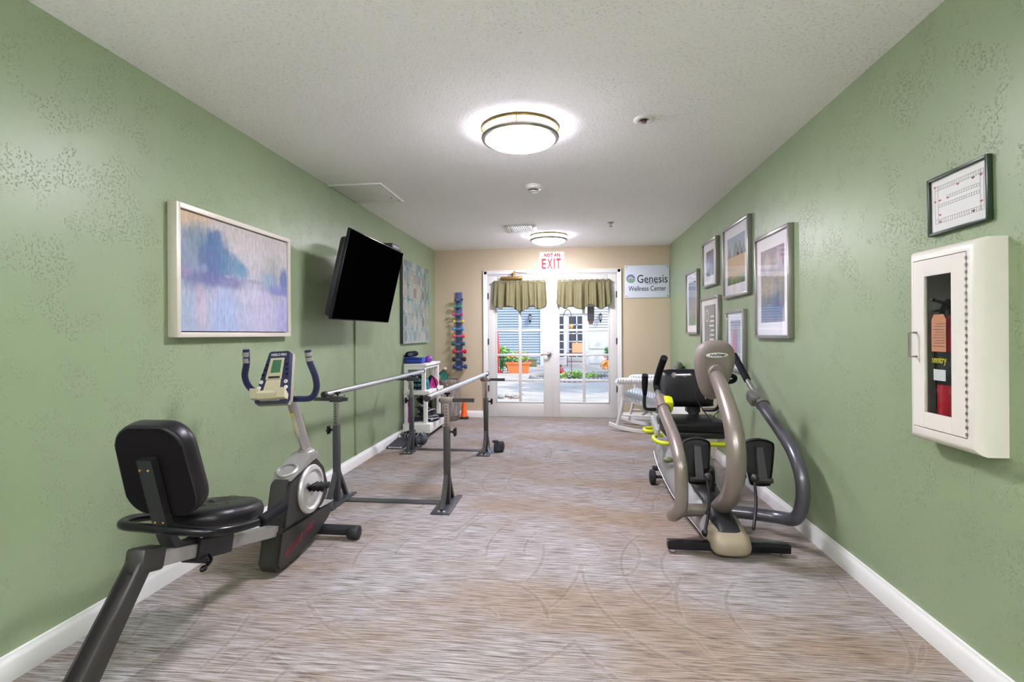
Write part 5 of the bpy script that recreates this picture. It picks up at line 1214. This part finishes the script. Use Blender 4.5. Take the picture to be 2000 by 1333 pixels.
MB().box((-.22, -.25, .335), (.265, .25, .378), .012, rot=(0, -.25, 0)).build('seat_frame', 'wick', rk)
M['cush'] = mat('pale_blue_cushion', 'C9D3E2', .8, noise_amt=.1, nscale=25)
MB().box((-.20, -.235, .370), (.265, .235, .450), .035, seg=4, rot=(0, -.25, 0)).build('cushion', 'cush', rk, ang=70)
b = MB()
bp = lambda w, z: Vector((-.225-.30*(z-.38), w, z))
fr_ = [bp(-.245, .34), bp(-.262, .5), bp(-.25, .66), bp(-.14, .77), bp(0, .80), bp(.14, .77), bp(.25, .66), bp(.262, .5), bp(.245, .34)]
b.tube(fr_, .022, 12)
MB_b = b.build('back_frame', 'wick', rk)
b = MB()
for k in range(19):
    w = -.225+.025*k; zt = .80-.9*abs(w)**2.2*2.2
    b.tube([bp(w, .34), bp(w, zt)], .0035, 6, sm=False)
for k in range(18): 
    z = .36+.024*k; hw2 = .25 if z < .67 else .25*math.sqrt(max(.02, 1-((z-.67)/.14)**2)); b.tube([bp(-hw2, z), bp(hw2, z)], .0035, 6, sm=False)
b.build('woven_back', 'weave', rk)
M['throw'] = mat('grey_green_knit', '6E7568', .95, bump=.8, bscale=90, noise_amt=.35, nscale=60)
b = MB(); rings = []
for k in range(13):
    s = k/12; c = Vector((-.35, -.16+.32*s, .775+.04*math.sin(s*PI)))
    rings.append([c+Vector((.045*math.cos(a)*(.5+.6*math.sin(PI*(.15+.7*s))), 0, .042*math.sin(a)*(.5+.6*math.sin(PI*(.15+.7*s))))) for a in [q*PI/8 for q in range(16)]])
o = b.loft(rings).build('knitted_throw', 'throw', origin=(0, 0, 0), ang=70)
o.matrix_world = Matrix.Translation((.985, 6.55, 0)) @ Matrix.Rotation(math.radians(157), 4, 'Z')
tag(o, 'grey green knitted throw over the top of the rocking chair back', 'throw blanket')

# ============================================================ outside the doors
GZ = -.06
m = M['conc'] = mat('pale_concrete', 'BDB7AC', .9); t_ = NT(m); o = t_.obj()
c = t_.ramp(t_.noise(o, 1.2, 5, .6), [(.3, '948E85'), (.5, 'A59F96'), (.7, 'B2ADA4')]); t_.base(c); t_.bump(t_.noise(o, 60, 3), .2, .005)
struct(MB().box((-9, D+.15, GZ-.1), (9, 24, GZ)).build('patio', 'conc', smooth=False))
m = M['siding'] = mat('pale_blue_siding', '8C9AAA', .6, noise_amt=.02)
m = M['sidingw'] = mat('white_siding', 'B8B8BA', .6, noise_amt=.02)
WY = 21.0
def lap(b, xa, xb, za, zb, y, step=.105):
    n = int((zb-za)/step)
    for k in range(n):
        z = za+k*step; b.prism([(0, z), (-.004, z), (-.004, z+.018), (-.040, z+.018), (-.004, z+step), (0, z+step)], (xa, y, 0), Y, Z, (xb-xa))
    return b
house = thing('neighbouring_house', 'white and pale blue sided building across the patio, seen through the french doors', 'building', (0, WY, GZ))
lap(MB().box((-8, WY, GZ), (-.95, WY+.15, 4.0)), -8, -1.17, GZ+.1, 3.8, WY).build('blue_siding_wall', 'siding', house, smooth=False)
MB().box((-1.20, WY-.05, GZ), (-1.08, WY, 4.0)).box((-1.09, WY-.02, GZ), (-.46, WY+.15, 4.0)).box((.68, WY-.02, GZ), (.80, WY+.15, 4.0)).box((-.5, WY-.05, 2.02), (.8, WY+.15, 4.0)).box((-.62, WY-.08, 2.02), (.84, WY-.04, 2.14)).build('white_wall', 'sidingw', house, smooth=False)
lap(MB().box((.79, WY, GZ), (8, WY+.15, 4.0)), .80, 8, 1.36, 3.8, WY, .105).build('white_siding_wall', 'sidingw', house, smooth=False)
lap(MB(), .80, 8, GZ+.05, 1.30, WY, .60).build('lower_panel', 'sidingw', house, smooth=False)
M['paned'] = mat('dark_house_glass', '3E4350', .12)
for (xa, xb, ga, gb) in ((-.46, -.10, -.44, -.24), (-.10, .68, -.02, .60)):
    d = MB().box((xa, WY-.04, GZ), (xb, WY+.05, 2.03), .01).build('house_door', 'sidingw', house)
    MB().box((ga, WY-.045, .25), (gb, WY-.035, 1.93)).build('door_glass', 'paned', d, smooth=False)
    b = MB(); n = 1 if gb-ga < .3 else 2
    for z in (.58, .90, 1.22, 1.58): b.box((ga, WY-.06, z-.022), (gb, WY-.04, z+.022))
    if n == 2: b.box(((ga+gb)/2-.025, WY-.06, .25), ((ga+gb)/2+.025, WY-.04, 1.93))
    b.box((ga-.02, WY-.058, .20), (gb+.02, WY-.04, .26)).box((ga-.02, WY-.058, 1.92), (gb+.02, WY-.04, 1.97))
    b.build('muntins', 'sidingw', d, smooth=False)
M['peach'] = mat('peach_poster', 'E39A72', .6)
tag(MB().box((.10, WY-.075, .40), (.52, WY-.066, .84)).build('orange_chair_back', 'peach', origin=(.3, WY-.07, .40)), 'orange panel standing against the glass of the white house door', 'panel')
M['rust'] = mat('rusty_iron', '6A4436', .7, metal=.3)
t = thing('iron_plant_stand', 'rust brown iron table frame on the patio in front of the house door', 'table', (.25, 20.4, GZ))
MB().box((-.12, 20.2, .43), (.60, 20.6, .455), .004).build('table_top', 'rust', t)
for x in (-.10, .58):
    for y in (20.22, 20.58): MB().cyl((x, y, GZ), (x, y, .44), .014, seg=8).build('leg', 'rust', t)
MB().cyl((-.10, 20.22, .10), (.58, 20.22, .10), .010, seg=8).cyl((-.10, 20.58, .12), (.58, 20.58, .12), .010, seg=8).build('stretcher', 'rust', t)
def lantern(x, label):
    t = thing('wall_lantern', label, 'wall lantern', (x, WY-.1, 1.85), 'black lanterns on the house wall')
    MB().box((x-.03, WY-.035, 1.86), (x+.03, WY-.02, 2.02), .005).tube([(x, WY-.03, 1.98), (x, WY-.10, 2.05), (x, WY-.14, 2.02)], .010, 8).build('bracket', 'blackg', t)
    MB().lathe([(0, .10), (.02, .09), (.06, .05), (.075, .03), (.07, .02)], (x, WY-.14, 1.93), seg=6).build('cap', 'blackg', t, smooth=False)
    MB().lathe([(.068, .02), (.042, -.16), (0, -.16)], (x, WY-.14, 1.93), seg=6).build('glass_body', 'shellg', t, smooth=False)
    b = MB()
    for k in range(6):
        a = k*PI/3+PI/6*0
        b.cyl((x+.070*math.cos(a), WY-.14+.070*math.sin(a), 1.955), (x+.044*math.cos(a), WY-.14+.044*math.sin(a), 1.765), .006, seg=6)
    b.lathe([(.046, .0), (.05, -.02), (.03, -.06), (.012, -.10), (.008, -.15), (0, -.16)], (x, WY-.14, 1.77), seg=8)
    b.build('cage', 'blackg', t)
lantern(-1.60, 'black outdoor lantern on the blue siding, seen through the left french door')
lantern(1.24, 'black outdoor lantern on the white siding, seen through the right french door')
# ---- foliage helper
def leaves(b, c, r, n, size, rnd, flat=1.0):
    for _ in range(n):
        while True:
            d = Vector((rnd.uniform(-1, 1), rnd.uniform(-1, 1), rnd.uniform(-1, 1)))
            if d.length < 1: break
        p = Vector(c)+Vector((d.x*r[0], d.y*r[1], d.z*r[2]))
        a = Vector((rnd.uniform(-1, 1), rnd.uniform(-1, 1), rnd.uniform(-.6, .6))).normalized(); q = a.cross(Vector((rnd.uniform(-1, 1), rnd.uniform(-1, 1), rnd.uniform(-1, 1)))).normalized()
        s = size*rnd.uniform(.6, 1.3); v = [b.bm.verts.new(p+w) for w in (-a*s, q*s*.45, a*s, -q*s*.45)]; b.bm.faces.new(v)
    return b
def flowers(b, c, r, n, size, rnd):
    for _ in range(n):
        p = Vector(c)+Vector((rnd.uniform(-1, 1)*r[0], rnd.uniform(-1, 1)*r[1], rnd.uniform(-1, 1)*r[2])); b.ell(p, (size, size, size*.7))
    return b
M['fred'] = mat('red_petals', 'D2303C', .6); M['fyel'] = mat('yellow_petals', 'E8C23A', .6); M['fmag'] = mat('magenta_petals', 'C03A8C', .6)
rd = random.Random(21)
t = thing('trough_planter', 'long terracotta trough planter full of red and yellow flowers on the patio, left door', 'planter', (-1.65, 16.5, GZ))
def trap(b, cx_, cy_, z0, w0, w1, d0, d1, h): 
    return b.loft([[(cx_-w, cy_-d, z), (cx_+w, cy_-d, z), (cx_+w, cy_+d, z), (cx_-w, cy_+d, z)] for w, d, z in ((w0, d0, z0), (w1, d1, z0+h*.84), (w1+.03, d1+.03, z0+h*.85), (w1+.035, d1+.03, z0+h), (w1-.02, d1-.02, z0+h), (w1-.03, d1-.03, z0+h-.05))])
trap(MB(), -1.65, 16.5, GZ, .30, .37, .12, .15, .36).build('trough', 'pot', t, smooth=False)
leaves(MB(), (-1.65, 16.5, .46), (.38, .16, .22), 260, .06, rd).build('foliage', 'grass2', t, smooth=False)
flowers(MB(), (-1.65, 16.42, .46), (.34, .14, .16), 22, .028, rd).build('red_flowers', 'fred', t); flowers(MB(), (-1.70, 16.42, .48), (.30, .14, .12), 10, .024, rd).build('yellow_flowers', 'fyel', t)
t = thing('square_planter', 'amber square planter with green plant, seen at the right edge of the right door', 'planter', (1.36, 16.7, GZ))
trap(MB(), 1.40, 16.7, GZ, .16, .22, .16, .22, .42).build('pot', 'poty', t, smooth=False)
leaves(MB(), (1.38, 16.7, .56), (.30, .25, .24), 300, .06, rd).build('foliage', 'grass', t, smooth=False)
flowers(MB(), (1.24, 16.55, .52), (.14, .1, .18), 14, .028, rd).build('pink_flowers', 'fmag', t)
leaves(MB(), (1.12, 16.5, .22), (.15, .12, .18), 90, .05, rd).build('dried_stems', 'poty', t, smooth=False)
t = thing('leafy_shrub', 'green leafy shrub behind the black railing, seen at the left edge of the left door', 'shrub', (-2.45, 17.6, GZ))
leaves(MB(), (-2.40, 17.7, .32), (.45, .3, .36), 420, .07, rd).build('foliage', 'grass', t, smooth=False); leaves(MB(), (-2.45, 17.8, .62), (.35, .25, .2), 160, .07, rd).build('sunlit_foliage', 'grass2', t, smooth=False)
MB().cyl((-2.4, 17.7, GZ), (-2.4, 17.7, .3), .02, seg=8).build('stem', 'rust', t)
t = thing('garden_railing', 'low black iron railing in front of the leafy shrub outside', 'railing', (-2.2, 17.25, GZ))
MB().cyl((-2.75, 17.25, .42), (-1.92, 17.25, .42), .014, seg=8).cyl((-2.75, 17.25, .12), (-1.92, 17.25, .12), .010, seg=8).build('rails', 'blackg', t)
for k in range(6): MB().cyl((-2.72+k*.155, 17.25, GZ), (-2.72+k*.155, 17.25, .44), .011, seg=8).build('upright', 'blackg', t)
t = thing('closed_patio_umbrella', 'closed red patio umbrella at the left edge of the left french door glass', 'umbrella', (-2.48, 16.9, GZ))
MB().cyl((-2.335, 16.6, GZ), (-2.335, 16.6, .35), .02, seg=10).lathe([(0, 0), (.16, 0), (.16, .05), (.03, .07), (0, .07)], (-2.335, 16.6, GZ), seg=16).build('pole', 'red', t)
MB().lathe([(.035, 0), (.06, .08), (.085, .35), (.055, .8), (.02, 1.1), (0, 1.12)], (-2.36, 16.6, .30), seg=10).build('folded_canopy', 'red', t, smooth=False)
tag(MB().box((-1.62, 19.8, GZ), (-1.28, 20.1, .22), .02).box((-1.65, 19.78, .18), (-1.25, 20.12, .26), .01).build('storage_bench', 'olive', origin=(-1.45, 19.9, GZ)), 'low olive brown box bench on the far side of the patio', 'bench')
tag(MB().box((-.72, 19.6, GZ+.08), (-.40, 20.0, .28), .02).box((-.70, 19.62, GZ), (-.66, 19.98, .1)).box((-.46, 19.62, GZ), (-.42, 19.98, .1)).build('green_crate', M['dgreen'], origin=(-.56, 19.8, GZ)), 'small dark green crate beside the white wall across the patio', 'crate')
# round bed with scalloped edging
t = thing('garden_bed', 'round garden bed with scalloped grey edging and low green plants, right door', 'garden bed', (-.02, 15.2, GZ))
M['edge'] = mat('grey_edging', '8E8C88', .85)
b = MB(); cxb, cyb, rb = .05, 14.6, 1.15
for k in range(56):
    a = 2*PI*k/56; b.lathe([(0, 0), (.058, 0), (.06, .05), (.04, .10), (0, .12)], (cxb+rb*math.cos(a), cyb+rb*math.sin(a), GZ), seg=8)
b.build('scalloped_edging', 'edge', t)
M['soil'] = mat('dark_soil', '4A3F38', .95)
MB().lathe([(0, .04), (rb-.05, .03), (rb-.04, 0)], (cxb, cyb, GZ), seg=40).build('soil', 'soil', t)
b = MB()
for k in range(16):
    a = rd.uniform(0, 2*PI); r = rd.uniform(.1, .9); leaves(b, (cxb+r*math.cos(a), cyb+r*math.sin(a)*.9, GZ+.10), (.16, .14, .10), 40, .045, rd)
leaves(b, (-.32, 15.0, .12), (.16, .14, .16), 90, .05, rd)
b.build('bed_plants', 'grass2', t, smooth=False)
t = thing('garden_bird_ornament', 'red and purple garden bird ornament at the left of the garden bed', 'garden ornament', (-.22, 14.6, GZ))
M['purp'] = mat('purple_paint', '4A2E6B', .4)
MB().loft([[Vector((cx_+rr_*math.cos(a), 14.55+rr_*math.sin(a), z)) for a in [q*PI/6 for q in range(12)]] for cx_, rr_, z in ((-.16, .02, .0), (-.18, .07, .05), (-.22, .08, .13), (-.25, .05, .22), (-.26, .03, .28))]).build('body', 'red', t)
MB().ell((-.255, 14.55, .31), (.035, .03, .032)).ell((-.20, 14.52, .16), (.03, .03, .08)).beam((-.17, 14.55, .08), (.0, 14.57, .02), .06, .02).build('head_and_wing', 'purp', t)
MB().cyl((-.18, 14.55, GZ), (-.18, 14.55, .03), .008, seg=8).build('stake', 'rust', t)
t = thing('shepherds_hook', 'thin black shepherd hook pole standing in the garden bed outside', 'garden hook', (.03, 15.2, GZ))
MB().tube([(.05, 15.2, GZ+.02), (.05, 15.2, .8), (.05, 15.2, 1.60), (.045, 15.2, 1.78), (-.01, 15.2, 1.90), (-.09, 15.2, 1.91), (-.15, 15.2, 1.83), (-.155, 15.2, 1.77), (-.18, 15.2, 1.75), (-.19, 15.2, 1.79)], .010, 8).build('hook_pole', 'rust', t)
t = thing('hanging_globe', 'small yellowish round ornament hanging from the shepherd hook', 'garden ornament', (.04, 15.15, 1.47))
MB().lathe([(0, -.07), (.05, -.05), (.065, 0), (.05, .05), (.02, .07), (0, .07)], (.04, 15.15, 1.42), seg=16).build('globe', 'poty', t)
MB().lathe([(.065, -.006), (.09, 0), (.065, .006)], (.04, 15.15, 1.42), seg=16).build('rim', 'tan', t)
# thermometer plate hung just outside the right door
t = thing('hanging_thermometer', 'narrow grey metal plate hanging in the right french door window', 'thermometer', (.305, D+.10, 1.69))
MB().loft([[(.305+px, D+.075+n, 1.50+pz) for px, pz in [(-.048, -.10), (-.040, -.12), (.040, -.12), (.048, -.10), (.048, .17), (.030, .20), (-.030, .20), (-.048, .17)]] for n in (0, .004)]).build('plate', 'steel', t, smooth=False)
MB().tube([(.305, D+.072, 1.66), (.318, D+.070, 1.685), (.300, D+.070, 1.70), (.290, D+.072, 1.685)], .004, 8).cyl((.305, D+.076, 1.69), (.305, D+.076, 1.72), .002, seg=6).beam((.305, D+.045, 1.72), (.305, D+.08, 1.72), .01, .006).build('hanging_hook', 'steeld', t)
MB().box((.275, D+.070, 1.345), (.335, D+.082, 1.385), .003).build('copper_clip', 'rust', t)
# dry twigs and stones by the step
for k, (x, y, r, lab) in enumerate([(-1.36, 10.0, .09, 'largest'), (-1.26, 10.25, .06, 'middle sized'), (-1.14, 10.15, .05, 'smallest')]):
    b = MB().ell((x, y, GZ+r*.45), (r, r*.8, r*.55), (0, 0, k)); 
    tag(b.build('garden_stone', 'edge', origin=(x, y, GZ)), f'{lab} of the grey stones by the patio step, left door', 'stone', 'stones by the step')
b = MB()
for k in range(16):
    p = Vector((-1.40+rd.uniform(0, .5), 10.1+rd.uniform(-.2, .3), GZ+.012)); q = p+Vector((rd.uniform(-.15, .15), rd.uniform(-.1, .1), rd.uniform(0, .05))); b.cyl(p, q, .006, seg=6)
tag(b.build('dry_twigs', 'rust', origin=(-1.2, 10.1, GZ)), 'scatter of dry brown twigs on the patio by the stones', 'twigs', kind='stuff')
# trees above the patio: they cast the dappled shade
def tree(x, y, label, seed, n=1500, R0=2.4):
    rnd = random.Random(seed); t = thing('shade_tree', label, 'tree', (x, y, GZ))
    MB().tube([(x, y, GZ), (x+.1, y, 2.0), (x-.1, y+.1, 4.2)], [.20, .15, .10], 12).build('trunk', 'soil', t)
    b = MB()
    for k in range(16):
        a = rnd.uniform(0, 2*PI); r = rnd.uniform(0, R0)
        leaves(b, (x+r*math.cos(a), y+r*math.sin(a), 5.3+rnd.uniform(-.6, 1.1)), (1.0, 1.0, .6), n//16, .19, rnd)
    b.build('crown', 'grass', t, smooth=False)
tree(4.6, 9.6, 'leafy tree right of the patio, out of the doors\' view, nearer the building', 3); tree(4.8, 15.2, 'leafy tree right of the patio, farther from the building', 5); tree(-4.2, 12.6, 'leafy tree left of the patio', 9, 1100)
bpy.context.view_layer.update()
